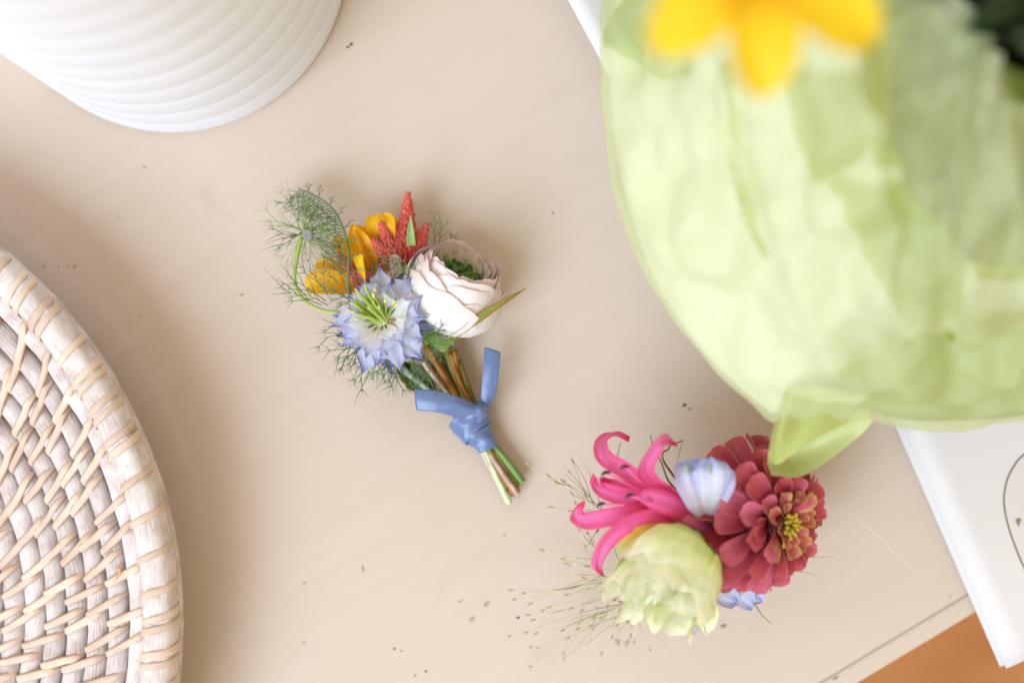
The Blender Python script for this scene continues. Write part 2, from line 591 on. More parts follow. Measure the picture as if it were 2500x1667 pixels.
# outside wall: thinner coils stepping down under the rim
for k in range(3):
    mb = MB(); ring(mb, RC - .0015 - .0062 * k, TZ - .0130 - .0064 * k, .0042, 200, 8, random.random(), .08)
    mb.build("wall_coil", M_coil, tray)


def cane(mb, path, w, t, nrm, ns=8, rnd=0., wf=None):
    """flat-round strip along path: half width w, half thickness t; nrm(i) = outward normal"""
    n = len(path)
    rows = []
    for i in range(n):
        T = (path[min(i + 1, n - 1)] - path[max(i - 1, 0)]).normalized()
        N = nrm[i] - T * nrm[i].dot(T)
        N.normalize()
        B = T.cross(N)
        f = wf(i / (n - 1)) if wf else 1
        rows.append([path[i] + B * (math.cos(a) * w * f) + N * (math.sin(a) * t * f) for a in [2 * PI * k / ns for k in range(ns)]])
    n0 = len(mb.v)
    mb.grid(rows, lambda u, w_: (u, w_, rnd, 1), close=True)
    mb.f.append(tuple(n0 + k for k in reversed(range(ns))))
    mb.f.append(tuple(n0 + (n - 1) * ns + k for k in range(ns)))


def P_tray(ang, r, z):
    return tray_c + V((math.cos(ang) * r, math.sin(ang) * r, z))


# rim wraps (pairs of cane strips wound round the rim)
A_LO, A_HI = math.radians(-14), math.radians(52)     # arc of the tray in and near the picture
far_wrap = MB()
a = math.radians(-180)
i = 0
while a < math.radians(180):
    a += (.0104 + .0016 * random.random()) / RC
    two = random.random() < .72
    for q in range(2 if two else 1):
        ac = a + q * (.0030 + .0008 * random.random()) / RC
        path, nr = [], []
        slant = .0030 + .0012 * random.random()
        n = 26
        t0, t1 = math.radians(-75), math.radians(262)
        rr_ = RR + .00022
        for j in range(n + 1):
            t = t0 + (t1 - t0) * j / n
            da = slant * (j / n - .5) * 2 / RC
            rx = rr_ + (.0011 if 215 < math.degrees(t) else 0)
            path.append(P_tray(ac - da, RC + math.cos(t) * rx, TZ + math.sin(t) * rx))
            nr.append(V((math.cos(ac) * math.cos(t), math.sin(ac) * math.cos(t), math.sin(t))))
        w = .00110 + .0003 * random.random()
        rnd = random.random()
        if A_LO < a < A_HI:
            m = MB(); cane(m, path, w, .00034, nr, 8, rnd)
            m.build("rim_wrap", M_strip, tray)
        else:
            cane(far_wrap, path, w, .00034, nr, 6, rnd)
o = far_wrap.build("rim_wrap_far", M_strip, tray); o["kind"] = "stuff"; o.name = "rim_wraps"

# slanted bindings that stitch each coil to the next one out
far_bind = MB()
nearb = 0
for k in range(1, NC):
    ri, zi = coil_pos(k + 1)
    ro, zo = coil_pos(k)
    if k == 1:
        pass
    per = .0112
    nst = max(6, int(2 * PI * ri / per))
    for s in range(nst):
        a = -PI + 2 * PI * (s + .5 * (k % 2) + .18 * random.uniform(-1, 1)) / nst
        rc = .0036 + .0007
        tilt = (.0085 + .0022 * random.uniform(-1, 1)) / ri
        nd_ = [(-rc * 1.0, -.0010, ri, zi, 0), (-rc * .70, rc * .66, ri, zi, .08), (-rc * .1, rc * 1.02, ri, zi, .245),
               (rc * .9, rc * 1.0, ri, zi + .0010, .52), (-rc * .15, rc * .98, ro, zo, .73), (rc * .40, rc * .80, ro, zo, .87), (rc * .86, rc * .10, ro, zo, 1.0)]
        pts = [P_tray(a + tilt * f, r + dx, z + dz) for dx, dz, r, z, f in nd_]
        path = spl(pts, 16)
        nr = [V((-.2 * math.cos(a), -.2 * math.sin(a), 1))] * 17
        w = .00122 + .00025 * random.random()
        wf = lambda u: .55 + .45 * math.sin(PI * min(1, max(0, .12 + .8 * u)))
        rnd = random.random()
        if k <= 9 and A_LO < a < A_HI and nearb < 290:
            m = MB(); cane(m, path, w, .0006, nr, 6, rnd, wf); m.build("binding", M_strip, tray); nearb += 1
        else:
            cane(far_bind, path[::2] + [path[-1]] if len(path) % 2 == 0 else path[::2], w, .0006, nr, 5, rnd, wf)
o = far_bind.build("bindings", M_strip, tray); o["kind"] = "stuff"

# loose cane curl caught in the weave
M_curl = mat_simple("orange_cane", (.72, .42, .18), .5, 200, .1)
rb, zb = coil_pos(2)
c0 = W(289, 1403, zb + .0045)
mb = MB()
mb.tube(spl([c0 + V((-.0006, .0022, 0)), c0 + V((.0006, .0020, .0008)), c0 + V((.0008, .0008, .0009)), c0 + V((-.0002, -.0006, .0005)), c0 + V((-.0004, -.0024, -.0002))], 16), .00055, 7)
curl = mb.build("cane_curl", M_curl)
tag(curl, "tiny loose orange cane curl lying in the rattan tray's weave", "cane scrap")

# ------------------------------------------------------------------ cards at the right
M_card = mat_simple("white_card", (.70, .68, .675), .55, 20, .01)
M_ink = mat_simple("bronze_ink", (.24, .17, .09), .5, 200, .1)
M_seal = mat_simple("clear_seal", (.69, .655, .645), .4, 60, .02)
CD = V((-.395, .919, 0)).normalized()          # along the left edge, away from the viewer's bottom
CR = V((.919, .395, 0)).normalized()


def card(corner, z, lw, lh, label, rot=0.0, t=.0003):
    d = Matrix.Rotation(rot, 3, 'Z')
    e1, e2 = d @ CR, d @ CD
    n = 12
    mb = MB()
    rows = []
    for i in range(n + 1):
        rows.append([corner + e1 * (lw * j / n) + e2 * (lh * i / n) + V((0, 0, z + .0007 * (1 - j / n) ** 3 + .0006 * math.sin(3 * i / n))) for j in range(n + 1)])
    mb.grid(rows)
    o = mb.build("printed_card", M_card, None, solid=t)
    tag(o, label, "card", "white cards at the table's right edge")
    return o


cc = W(2459, 1632, .004)
card1 = card(V((cc.x, cc.y, 0)) - V((.0001, 0, 0)), .0026, .105, .112, "top white card with bronze outlined emblem overhanging the table edge")
c2 = W(2442, 1627, .002)
card2 = card(V((c2.x, c2.y, 0)), .0010, .105, .115, "plain white card beneath the emblem card, its left edge peeking out", rot=.006)
cz = .0049
em = [(2500, 1113), (2480, 1136), (2463, 1168), (2455, 1203), (2454, 1228), (2458, 1258), (2466, 1290), (2478, 1325), (2491, 1358), (2502, 1382), (2540, 1445),
      (2620, 1500), (2720, 1470), (2780, 1370), (2790, 1250), (2740, 1140), (2650, 1075), (2560, 1070)]


def closed_spl(pts, n):
    P = pts + pts[:3]
    m = len(pts)
    out = []
    for i in range(n):
        t = i / n * m
        k = int(t); f = t - k
        a, b, c, d = [V(pts[(k + q - 1) % m]) for q in range(4)]
        out.append(0.5 * ((2 * b) + (c - a) * f + (2 * a - 5 * b + 4 * c - d) * f * f + (3 * b - a - 3 * c + d) * f ** 3))
    return out


def card_z(p):
    d = p - V((cc.x, cc.y, 0))
    j = max(0, min(1, d.dot(CR) / .105)); i = max(0, min(1, d.dot(CD) / .112))
    return .0026 + .0007 * (1 - j) ** 3 + .0006 * math.sin(3 * i) + .00025


loop = closed_spl([W(u, v, cz) for u, v in em], 90)
loop = [V((p.x, p.y, card_z(p))) for p in loop]
cen = sum(loop, V((0, 0, 0))) / len(loop)
mb = MB()
rws = []
for f in (0.02, .35, .7, .985):
    rr = [cen.lerp(p, f) for p in loop]
    rws.append([V((p.x, p.y, card_z(p) + .00006)) for p in rr])
mb.grid(rws, close=True)
seal = mb.build("emblem_seal", M_seal, card1, off=False)
mb = MB()
hw = .00027
rws = []
for f in (-1, 1):
    row = []
    for i, p in enumerate(loop):
        T = (loop[(i + 1) % len(loop)] - loop[i - 1]).normalized()
        q = p + V((-T.y, T.x, 0)) * hw * f
        row.append(V((q.x, q.y, card_z(q) + .00014)))
    rws.append(row)
mb.grid(rws, close=True)
mb.build("emblem_outline", M_ink, card1, off=False)
cu = bpy.data.curves.new("letter", 'FONT')
cu.body = "B"; cu.size = .0035; cu.offset = .00012; cu.extrude = .00002
cu.materials.append(M_ink)
lo = bpy.data.objects.new("letter", cu); col.objects.link(lo)
lp = W(2488, 1286, cz)
lo.location = (lp.x, lp.y, card_z(lp) + .00022)
lo.rotation_euler = (0, 0, math.atan2(CR.y, CR.x))
me_l = bpy.data.meshes.new_from_object(lo)
lm_ = bpy.data.objects.new("letter", me_l); col.objects.link(lm_)
lm_.location = lo.location; lm_.rotation_euler = lo.rotation_euler; lm_.parent = card1
bpy.data.objects.remove(lo)
lm_.name = "letter"

# ------------------------------------------------------------------ white paper under the bouquet
M_paper = mat_simple("white_paper", (.86, .86, .88), .6, 15, .02, transl=.15)
pd = V((.466, -.885, 0)).normalized()          # visible edge runs down-right
pr = V((.885, .466, 0)).normalized()
p0 = W(1385, 0, .016)
mb = MB()
rows = []
n = 24
for i in range(n + 1):
    row = []
    for j in range(n + 1):
        s = -.10 + .17 * i / n
        t = .13 * j / n
        z = .0008 + .016 * math.exp(-(t / .022) ** 2) + .0015 * math.sin(s * 60) * math.exp(-t / .03)
        q = p0 + pd * s + pr * t
        row.append(V((q.x, q.y, z)))
    rows.append(row)
mb.grid(rows)
sheet = mb.build("white_paper_sheet", M_paper, None, solid=.0003)
tag(sheet, "white paper sheet with lifted edge under the green wrapped bouquet", "paper")


# ------------------------------------------------------------------ plant materials
M_nig = mat_petal("nigella_petal", [(0, (.88, .90, .60)), (.36, (.92, .92, .86)), (.62, (.76, .79, .90)), (.84, (.52, .57, .84)), (1, (.30, .31, .64))],
                  edge=(.58, .62, .86), edge_pos=.75, transl=.42, veins=.05, vscale=26, noise_amt=.07)
M_nig2 = mat_petal("nigella_inner_petal", [(0, (.84, .88, .58)), (.4, (.90, .90, .86)), (.8, (.86, .87, .92)), (1, (.62, .66, .86))],
                   transl=.42, veins=.05, vscale=22, noise_amt=.06)
M_nig3 = mat_petal("nigella_back_petal", [(0, (.66, .68, .84)), (.5, (.42, .45, .80)), (1, (.16, .15, .50))], transl=.3, veins=.08, vscale=24)
M_pistil = mat_petal("nigella_pistil", [(0, (.62, .68, .26)), (.4, (.36, .52, .07)), (1, (.58, .70, .20))], transl=.15)
M_anther = mat_simple("anther_yellow", (.75, .78, .30), .6, 500, .1)
M_nect = mat_simple("nectary_dark", (.10, .11, .06), .5, 500, .2)
M_fern = mat_petal("fern_green", [(0, (.16, .26, .10)), (1, (.28, .42, .20))], transl=.1, noise_amt=.25, alt=(.06, .10, .05))
M_fern2 = mat_petal("fern_pale", [(0, (.40, .56, .16)), (1, (.36, .50, .24))], transl=.15, noise_amt=.2)
M_ran = mat_petal("ranunculus_petal", [(0, (.66, .72, .38)), (.18, (.93, .91, .82)), (.6, (.96, .94, .92)), (.93, (.95, .88, .86)), (1, (.93, .74, .74))],
                  transl=.16, noise_amt=.05, veins=.015, vscale=40)
M_ran_in = mat_petal("ranunculus_inner", [(0, (.05, .13, .01)), (.60, (.13, .26, .02)), (.76, (.50, .56, .20)), (.88, (.88, .84, .68)), (1, (.90, .80, .74))], transl=.3, noise_amt=.06)
M_eye = mat_simple("ranunculus_eye", (.09, .20, .015), .5, 500, .3, c2=(.006, .020, .002))
M_yel = mat_petal("yellow_petal", [(0, (.84, .34, .01)), (.4, (.90, .48, .01)), (1, (.92, .54, .015))], transl=.3, noise_amt=.10, veins=.05, vscale=20)
M_yel2 = mat_petal("bright_yellow_petal", [(0, (.90, .48, .01)), (.35, (.95, .66, .015)), (1, (.96, .72, .03))], transl=.35, noise_amt=.06)
M_cel = mat_petal("celosia_plume", [(0, (.62, .05, .04)), (.6, (.84, .12, .09)), (1, (.92, .34, .26))], transl=.1, noise_amt=.15, alt=(.66, .05, .05))
M_leaf = mat_petal("leaf_green", [(0, (.30, .38, .07)), (1, (.38, .34, .07))], edge=(.48, .19, .06), edge_pos=.62, transl=.3, veins=.12, vscale=12, noise_amt=.15)
M_leafd = mat_petal("leaf_dark", [(0, (.05, .10, .02)), (1, (.08, .14, .03))], edge=(.30, .13, .02), edge_pos=.8, transl=.15, veins=.1, vscale=10)
M_sep = mat_petal("sepal_green", [(0, (.18, .36, .03)), (.5, (.34, .56, .07)), (1, (.45, .62, .20))], transl=.3, noise_amt=.3)
M_st = {
    "orange": mat_petal("stem_orange", [(0, (.34, .13, .02)), (.5, (.50, .20, .03)), (1, (.60, .24, .05))], transl=0, veins=.16, vscale=9, bump=.5, noise_amt=.35),
    "olive": mat_petal("stem_olive", [(0, (.20, .17, .03)), (1, (.27, .22, .05))], transl=0, veins=.16, vscale=9, bump=.5, noise_amt=.25),
    "brown": mat_petal("stem_brown", [(0, (.22, .10, .04)), (1, (.30, .15, .06))], transl=0, veins=.16, vscale=9, bump=.5, noise_amt=.3),
    "pale": mat_petal("stem_pale", [(0, (.55, .66, .36)), (1, (.70, .80, .50))], transl=.1, veins=.16, vscale=9, bump=.5, noise_amt=.1),
    "pink": mat_petal("stem_pink", [(0, (.55, .38, .30)), (1, (.62, .42, .35))], transl=.05, veins=.16, vscale=9, bump=.5, noise_amt=.2, edge=(.25, .09, .06), edge_pos=.5),
    "green": mat_petal("stem_green", [(0, (.14, .24, .05)), (1, (.20, .32, .09))], transl=.05, veins=.16, vscale=9, bump=.5, noise_amt=.2),
    "sage": mat_petal("stem_sage", [(0, (.34, .44, .30)), (1, (.42, .52, .38))], transl=.05, veins=.16, vscale=9, bump=.5, noise_amt=.2),
    "cream": mat_petal("stem_cream", [(0, (.62, .52, .42)), (1, (.66, .55, .44))], transl=.05, veins=.16, vscale=9, bump=.5, noise_amt=.15),
}


def mat_satin():
    m, nd, lk, bs = new_mat("blue_satin")
    tc = nd.new("ShaderNodeTexCoord")
    wv = nd.new("ShaderNodeTexNoise"); wv.inputs["Scale"].default_value = 3500
    lk.new(tc.outputs["Object"], wv.inputs["Vector"])
    rp = ramp_node(nd, [(.3, (.105, .170, .36)), (.7, (.130, .200, .41))]); lk.new(wv.outputs[0], rp.inputs[0])
    lk.new(rp.outputs[0], bs.inputs["Base Color"])
    bs.inputs["Roughness"].default_value = .36
    bs.inputs["Specular IOR Level"].default_value = .8
    bs.inputs["Anisotropic"].default_value = .6
    n2 = nd.new("ShaderNodeTexNoise"); n2.inputs["Scale"].default_value = 190; n2.inputs["Detail"].default_value = 3
    lk.new(tc.outputs["Object"], n2.inputs["Vector"])
    wa = nd.new("ShaderNodeTexWave"); wa.inputs["Scale"].default_value = 1500; wa.inputs["Distortion"].default_value = 2
    lk.new(tc.outputs["Object"], wa.inputs["Vector"])
    ad = nd.new("ShaderNodeMath"); ad.operation = 'MULTIPLY_ADD'; ad.inputs[1].default_value = .35
    m5 = nd.new("ShaderNodeMath"); m5.operation = 'MULTIPLY'; m5.inputs[1].default_value = .25; lk.new(n2.outputs[0], m5.inputs[0])
    lk.new(wa.outputs[1], ad.inputs[0]); lk.new(m5.outputs[0], ad.inputs[2])
    bp = nd.new("ShaderNodeBump"); bp.inputs["Strength"].default_value = .10; bp.inputs["Distance"].default_value = .0006
    lk.new(ad.outputs[0], bp.inputs["Height"]); lk.new(bp.outputs[0], bs.inputs["Normal"])
    bs.inputs["Sheen Weight"].default_value = .15
    bs.inputs["Sheen Tint"].default_value = (.6, .75, 1, 1)
    return m


M_rib = mat_satin()

# ------------------------------------------------------------------ boutonniere
bt = empty("boutonniere", W(1000, 800, 0), "small boutonniere of mixed flowers tied with a blue satin ribbon", "boutonniere")


def sub(parent, name):
    """part that only groups its pieces"""
    o = bpy.data.objects.new(name, None)
    o.empty_display_size = .005
    col.objects.link(o)
    o.parent = parent
    return o


def thread(mb, p, d, L, r, curl=V((0, 0, 0)), n=6, rnd=0., bend=.25):
    """one thin tapering thread"""
    d = V(d).normalized()
    side = V((random.uniform(-1, 1), random.uniform(-1, 1), random.uniform(-.4, .4))) * bend
    pts = []
    for i in range(n + 1):
        t = i / n
        q = V(p) + d * (L * t) + (side + curl) * (L * t * t)
        q.z = max(q.z, .0006)
        pts.append(q)
    mb.tube(pts, lambda u: r * (1 - .78 * u), 4, rnd, cap=False)
    return pts


def frond(mb, p, d, L, r, nb=5, fork=.55, rnd=None, bend=.2, spread=.8):
    nb = max(3, int(nb * .8)); fork *= .85; r *= .72; L *= .98
    """a love-in-a-mist leaf: a stalk with forking threads"""
    rn = lambda: (random.random() if rnd is None else rnd)
    pts = thread(mb, p, d, L, r, rnd=rn(), n=8, bend=bend)
    for k in range(nb):
        t = .22 + .72 * (k + random.random() * .5) / nb
        i = min(7, int(t * 8))
        q = pts[i]
        T = (pts[i + 1] - pts[i]).normalized()
        s = V((-T.y, T.x, random.uniform(-.25, .45))) * (1 if k % 2 else -1)
        dd = T + s * spread * random.uniform(.5, 1.1)
        l2 = L * (.66 - .32 * t) * random.uniform(.7, 1.35)
        b = thread(mb, q, dd, l2, r * .8, rnd=rn(), n=5)
        if random.random() < fork:
            T2 = (b[4] - b[2]).normalized()
            for sg in (-1, 1):
                s2 = V((-T2.y, T2.x, random.uniform(-.3, .3))) * sg
                thread(mb, b[3], T2 + s2 * .8, l2 * .5, r * .62, rnd=rn(), n=4)


# --- nigella
C = W(936, 782, .0268)
X, Y, Z = frame((-.26, .24, 1.0), (0, 1, 0))
nig = sub(bt, "nigella_flower")
WPN = [(0, .16), (.2, .30), (.42, .78), (.6, 1.0), (.74, .72), (.86, .30), (.94, .12), (1, .01)]


def nig_petal(az, e0, e1, L, w, mat, name="petal", base=.0012, zoff=0., sd=0):
    e0 += random.uniform(-.14, .14); e1 += random.uniform(-.22, .22)
    d = X * math.cos(az) + Y * math.sin(az)
    rnd = random.random() * .25
    p = C + Z * zoff + d * base
    pts = [p, p + d * (L * .35 * math.cos(e0)) + Z * (L * .35 * math.sin(e0))]
    pts.append(pts[1] + d * (L * .35 * math.cos((e0 + e1) / 2)) + Z * (L * .35 * math.sin((e0 + e1) / 2)))
    pts.append(pts[2] + d * (L * .34 * math.cos(e1)) + Z * (L * .34 * math.sin(e1)) + (X * random.uniform(-1, 1) + Y * random.uniform(-1, 1)) * L * .05)
    s1, s2 = random.uniform(.5, .62), random.uniform(.66, .8)
    ta, tb = random.uniform(.2, .9), random.uniform(.2, .9)

    def teeth(u, v):
        if v < 0: return ta * max(0, 1 - abs(u - s2) * 14) * (abs(v) ** 3)
        return tb * max(0, 1 - abs(u - s1 - .1) * 14) * (abs(v) ** 3)
    m = MB()
    petal(m, pts, w, Z, 20, 11, random.uniform(.25, .7), WPN, (L * .035, random.uniform(3, 6), random.random() * 6), rnd, teeth)
    return m.build(name, mat, nig)


n = 9
for k in range(n):
    a = 2 * PI * (k + .25 * random.uniform(-1, 1)) / n
    nig_petal(a, math.radians(-12), math.radians(-22), .0162 * random.uniform(.92, 1.03), .0038, M_nig3, zoff=-.0022)
n = 14
for k in range(n):
    a = 2 * PI * (k + .42 * random.uniform(-1, 1)) / n + .2
    nig_petal(a, math.radians(8), math.radians(-8), .0158 * random.uniform(.80, 1.06), .0036 * random.uniform(.85, 1.1), M_nig, zoff=-.0010)
n = 10
for k in range(n):
    a = 2 * PI * (k + .3 * random.uniform(-1, 1)) / n
    nig_petal(a, math.radians(24), math.radians(8), .0134 * random.uniform(.76, 1.06), .0034 * random.uniform(.85, 1.1), M_nig)
n = 8
for k in range(n):
    a = 2 * PI * (k + .3 * random.uniform(-1, 1)) / n + .4
    nig_petal(a, math.radians(30), math.radians(38 if k % 2 else 18), .0098 * random.uniform(.85, 1.1), .0031, M_nig2, zoff=.0004)
# pale centre disc, dark nectaries
m = MB(); m.ellipsoid(C + Z * .0008, Z, .0014, .0024, 8, 12)
m.build("flower_disc", mat_simple("nigella_disc", (.62, .68, .32), .5, 300, .1), nig)
for k in range(13):
    a = 2 * PI * k / 13 + random.uniform(-.12, .12)
    d = X * math.cos(a) + Y * math.sin(a)
    m = MB(); rr = random.uniform(.0036, .0046)
    m.ellipsoid(C + d * rr + Z * (.0022 + .0004 * random.random()), d + Z * .3, random.uniform(.0013, .0020), .00033, 6, 6)
    m.build("nectary", M_nect if k % 3 else M_st["orange"], nig)
# pistils lean to the upper left
lean = (Z * .55 + V((-.62, .60, 0))).normalized()
for k in range(9):
    a = 2 * PI * k / 9
    off = (X * math.cos(a) + Y * math.sin(a))
    b = C + off * .0013 + Z * .0010
    L = random.uniform(.0064, .0092)
    tip = b + lean * L + off * (.0012 + .0016 * random.random())
    m = MB()
    m.tube(spl([b, b + lean * L * .5 + off * .0010, tip, tip + off * .0010 + lean * .0012], 14), lambda u: .00074 * (1 - .70 * u) + .00012, 7, random.random() * .4)
    m.build("pistil", M_pistil, nig)
for k in range(17):
    a = random.uniform(0, 2 * PI)
    off = (X * math.cos(a) + Y * math.sin(a))
    b = C + off * .0018 + Z * .0010
    L = random.uniform(.0055, .0095)
    dr = (lean * random.uniform(.55, 1.0) + off * random.uniform(.15, .75)).normalized()
    tip = b + dr * L
    m = MB(); m.tube(spl([b, b + dr * L * .5 + Z * .0008, tip], 8), .00018, 5)
    st = m.build("stamen", M_pistil, nig)
    m = MB(); m.ellipsoid(tip, dr + off * .3, .0009, .00040, 6, 6)
    m.build("anther", M_anther, nig).name = "anther"
# feathery bracts under the flower
for k in range(28):
    a = 2 * PI * k / 28 + random.uniform(-.15, .15)
    d = X * math.cos(a) + Y * math.sin(a)
    m = MB()
    frond(m, C + d * .009 - Z * .0036, d + Z * random.uniform(-.15, .10), random.uniform(.0100, .0150), .00034, 6, .8, rnd=random.random() * .5)
    m.build("feathery_bract", M_fern, nig)

# --- love-in-a-mist bud with its cloud of thread leaves (upper left)
bud = sub(bt, "nigella_bud")
Bc = W(742, 566, .014)
m = MB(); m.ellipsoid(Bc + V((.0012, -.0010, -.001)), (.3, -.2, 1), .0022, .0020, 10, 12)
m.build("bud", mat_simple("bud_grey", (.62, .66, .70), .5, 250, .2, c2=(.16, .20, .17)), bud)
for k in range(7):
    a = 2 * PI * k / 7
    d = V((math.cos(a), math.sin(a), .4))
    m = MB(); petal(m, [Bc + d * .0008 + V((0, 0, -.003)), Bc + d * .0034 + V((0, 0, -.001)), Bc + V((0, 0, .001)) + d * .0046], .0004, V((-d.x, -d.y, 0)), 8, 5, .5)
    m.build("bud_sepal", M_fern2, bud)
ends = [(615, 520), (648, 580), (660, 625), (680, 660), (700, 460), (728, 455), (745, 468), (790, 480), (822, 520), (820, 575), (800, 620), (775, 640), (735, 650), (835, 600), (665, 545), (765, 505), (812, 550), (790, 590), (835, 560), (760, 470)]
for (u, v) in ends:
    e = W(742 + (u - 742) * .92, 566 + (v - 566) * .92, random.uniform(.004, .020))
    s = Bc + V((random.uniform(-.0015, .0015), random.uniform(-.0015, .0015), -.0015))
    d = e - s
    m = MB(); frond(m, s, d, d.length, .00027, 6, .6, rnd=random.random() * .3, bend=.12, spread=.5)
    m.build("thread_leaf", M_fern2 if random.random() < .55 else M_fern, bud)
m = MB(); m.tube(spl([W(736, 578, .018), W(727, 620, .016), W(719, 680, .014), W(735, 725, .012), W(780, 755, .012), W(840, 765, .014)], 30), .00062, 8)
m.build("bud_stem", mat_petal("bud_stem", [(0, (.30, .46, .06)), (.6, (.42, .55, .10)), (1, (.55, .66, .28))], transl=.1), bud)
m = MB(); pts = spl([W(856, 735, .016), W(849, 690, .021), W(851, 620, .021), W(838, 560, .019), W(812, 510, .017), W(770, 478, .015), W(728, 460, .012)], 40)
m.tube(pts, lambda u: .0006 * (1 - .6 * u), 7, .3)
for k in range(8, 40):
    T = (pts[k + 1] - pts[k - 1]).normalized() if k < 40 else T
    for sg in ((-1, 1) if k % 4 == 0 else (1,)):
        s = V((-T.y, T.x, random.uniform(-.3, .3))) * sg
        frond(m, pts[k], T * .5 + s * .9, random.uniform(.007, .013) * (1 if sg > 0 else .45), .00026, 4, .6, rnd=random.random() * .35)
m.build("arching_leaf", M_fern, bud)
for (a, b) in [((795, 735), (690, 655)), ((785, 745), (660, 690)), ((800, 720), (745, 640)), ((830, 700), (780, 640)), ((830, 720), (770, 690)), ((840, 690), (800, 610)), ((800, 745), (720, 700)),
               ((1000, 675), (905, 595)), ((1030, 700), (985, 640)), ((1010, 690), (1050, 640)), ((1040, 720), (1060, 660))]:
    p, q = W(*a, .022), W(*b, .024)
    m = MB(); frond(m, p, q - p, (q - p).length, .00028, 7, .6, rnd=random.random() * .4, bend=.1, spread=.7)
    m.build("thread_leaf", M_fern, bud)
for (a, b, z) in [((1030, 850), (870, 925), .018), ((1060, 830), (1040, 960), .018), ((1050, 820), (1120, 770), .021), ((1040, 830), (1110, 880), .018), ((1000, 860), (960, 925), .013), ((990, 850), (830, 905), .018), ((1050, 840), (1115, 830), .020),
                  ((1010, 870), (1010, 950), .014), ((1070, 600), (1085, 530), .010), ((1060, 600), (1065, 520), .009), ((1090, 610), (1110, 560), .008), ((1085, 600), (1120, 575), .008)]:
    p, q = W(*a, z), W(*b, z + .001)
    m = MB(); frond(m, p, q - p, (q - p).length, .00028, 6, .65, rnd=random.random() * .3, bend=.15, spread=.8)
    m.build("thread_leaf", M_fern, bud)

# --- ranunculus
ran = sub(bt, "ranunculus_flower")
ax = V((.36, .78, .50)).normalized()
RO = W(1074, 784, .0095)
fr = frame(ax)
P_out = [(0, .10), (.12, .55), (.3, .86), (.55, 1.0), (.8, .97), (1, .90)]
P_mid = [(0, .10), (.12, .50), (.3, .80), (.55, .97), (.8, .97), (1, .86)]
P_inn = [(0, .10), (.15, .55), (.4, .88), (.7, 1.0), (1, .98)]
rings = [(.0170, .0165, 4, .95, P_out, .0005), (.0166, .0200, 4, .95, P_out, .0005), (.0156, .0228, 4, .95, P_mid, .0005), (.0144, .0244, 4, .90, P_mid, .0005),
         (.0133, .0252, 5, .80, P_mid, .0004), (.0123, .0254, 5, .80, P_mid, .0004), (.0113, .0252, 5, .80, P_mid, .0004)]
for q, (R, h, nn, half, pf, rf) in enumerate(rings):
    for k in range(nn):
        a = 2 * PI * (k + .5 * (q % 2) + .12 * random.uniform(-1, 1)) / nn + q * .35
        m = MB(); cup_petal(m, RO, fr, R * random.uniform(.97, 1.03), .95 * h * random.uniform(.95, 1.04), a, half * PI / nn * 2.2 / 2.0 + .25, pf, 14, 13, (rf, random.uniform(3, 6), random.random() * 6), random.random(), .24, jag=.035, lean=.028)
        m.build("petal", M_ran, ran)
for q, (R, h, nn) in enumerate([(.0102, .0248, 6), (.0091, .0241, 6), (.0080, .0233, 6)]):
    for k in range(nn):
        a = 2 * PI * (k + .5 * q) / nn
        m = MB(); cup_petal(m, RO, fr, R, .95 * h * random.uniform(.96, 1.03), a, .52, P_inn, 12, 9, (.0003, 5, random.random() * 6), random.random(), .14, jag=.06, lean=.03)
        m.build("inner_petal", M_ran_in, ran)
m = MB(); m.ellipsoid(RO + ax * .0186, ax, .0024, .0074, 10, 18)
eye = m.build("eye", M_eye, ran)
for k in range(26):
    a = random.uniform(0, 2 * PI); r = .0068 * math.sqrt(random.random())
    p = RO + ax * (.0186 + .0024 * math.sqrt(max(0, 1 - (r / .0074) ** 2))) + (fr[0] * math.cos(a) + fr[1] * math.sin(a)) * r
    m = MB(); m.ellipsoid(p, ax, .0011, .00055, 5, 6); m.build("carpel", M_sep if k % 3 == 0 else M_eye, ran)
# two loose outer petals
m = MB(); petal(m, [W(1000, 720, .013), W(965, 670, .014), W(953, 625, .017)], .0034, V((.6, .2, .6)), 12, 9, 1.0, [(0, .7), (.5, 1), (.85, .9), (1, .55)], (.0004, 4, 1)); m.build("loose_petal", M_ran, ran)
m = MB(); petal(m, [W(1082, 806, .013), W(1125, 775, .020), W(1165, 748, .023)], .0098, V((-.35, .35, .8)), 14, 13, 1.1, [(0, .4), (.35, .95), (.7, 1), (.9, .7), (1, .35)], (.0005, 4, 1)); m.build("loose_petal", M_ran, ran)
# calyx and stem top
for (b, t, w) in [((1062, 822), (1118, 800), .0034), ((1055, 815), (1040, 855), .0032), ((1075, 825), (1085, 860), .0035), ((1060, 812), (1020, 805), .0030), ((1085, 815), (1110, 840), .0028), ((1060, 830), (1060, 800), .0034)]:
    p, q = W(*b, .0095), W(*t, .0105)
    m = MB(); petal(m, [p, p.lerp(q, .5) + V((0, 0, .0016)), q], w, V((0, 0, -1)), 10, 7, .8, [(0, .5), (.4, 1), (.8, .7), (1, .05)], (.0003, 5, 2)); m.build("sepal", M_sep, ran)
m = MB(); m.ellipsoid(W(1072, 826, .0085), (.4, .76, .3), .004, .0042, 8, 10); m.build("receptacle", M_sep, ran)

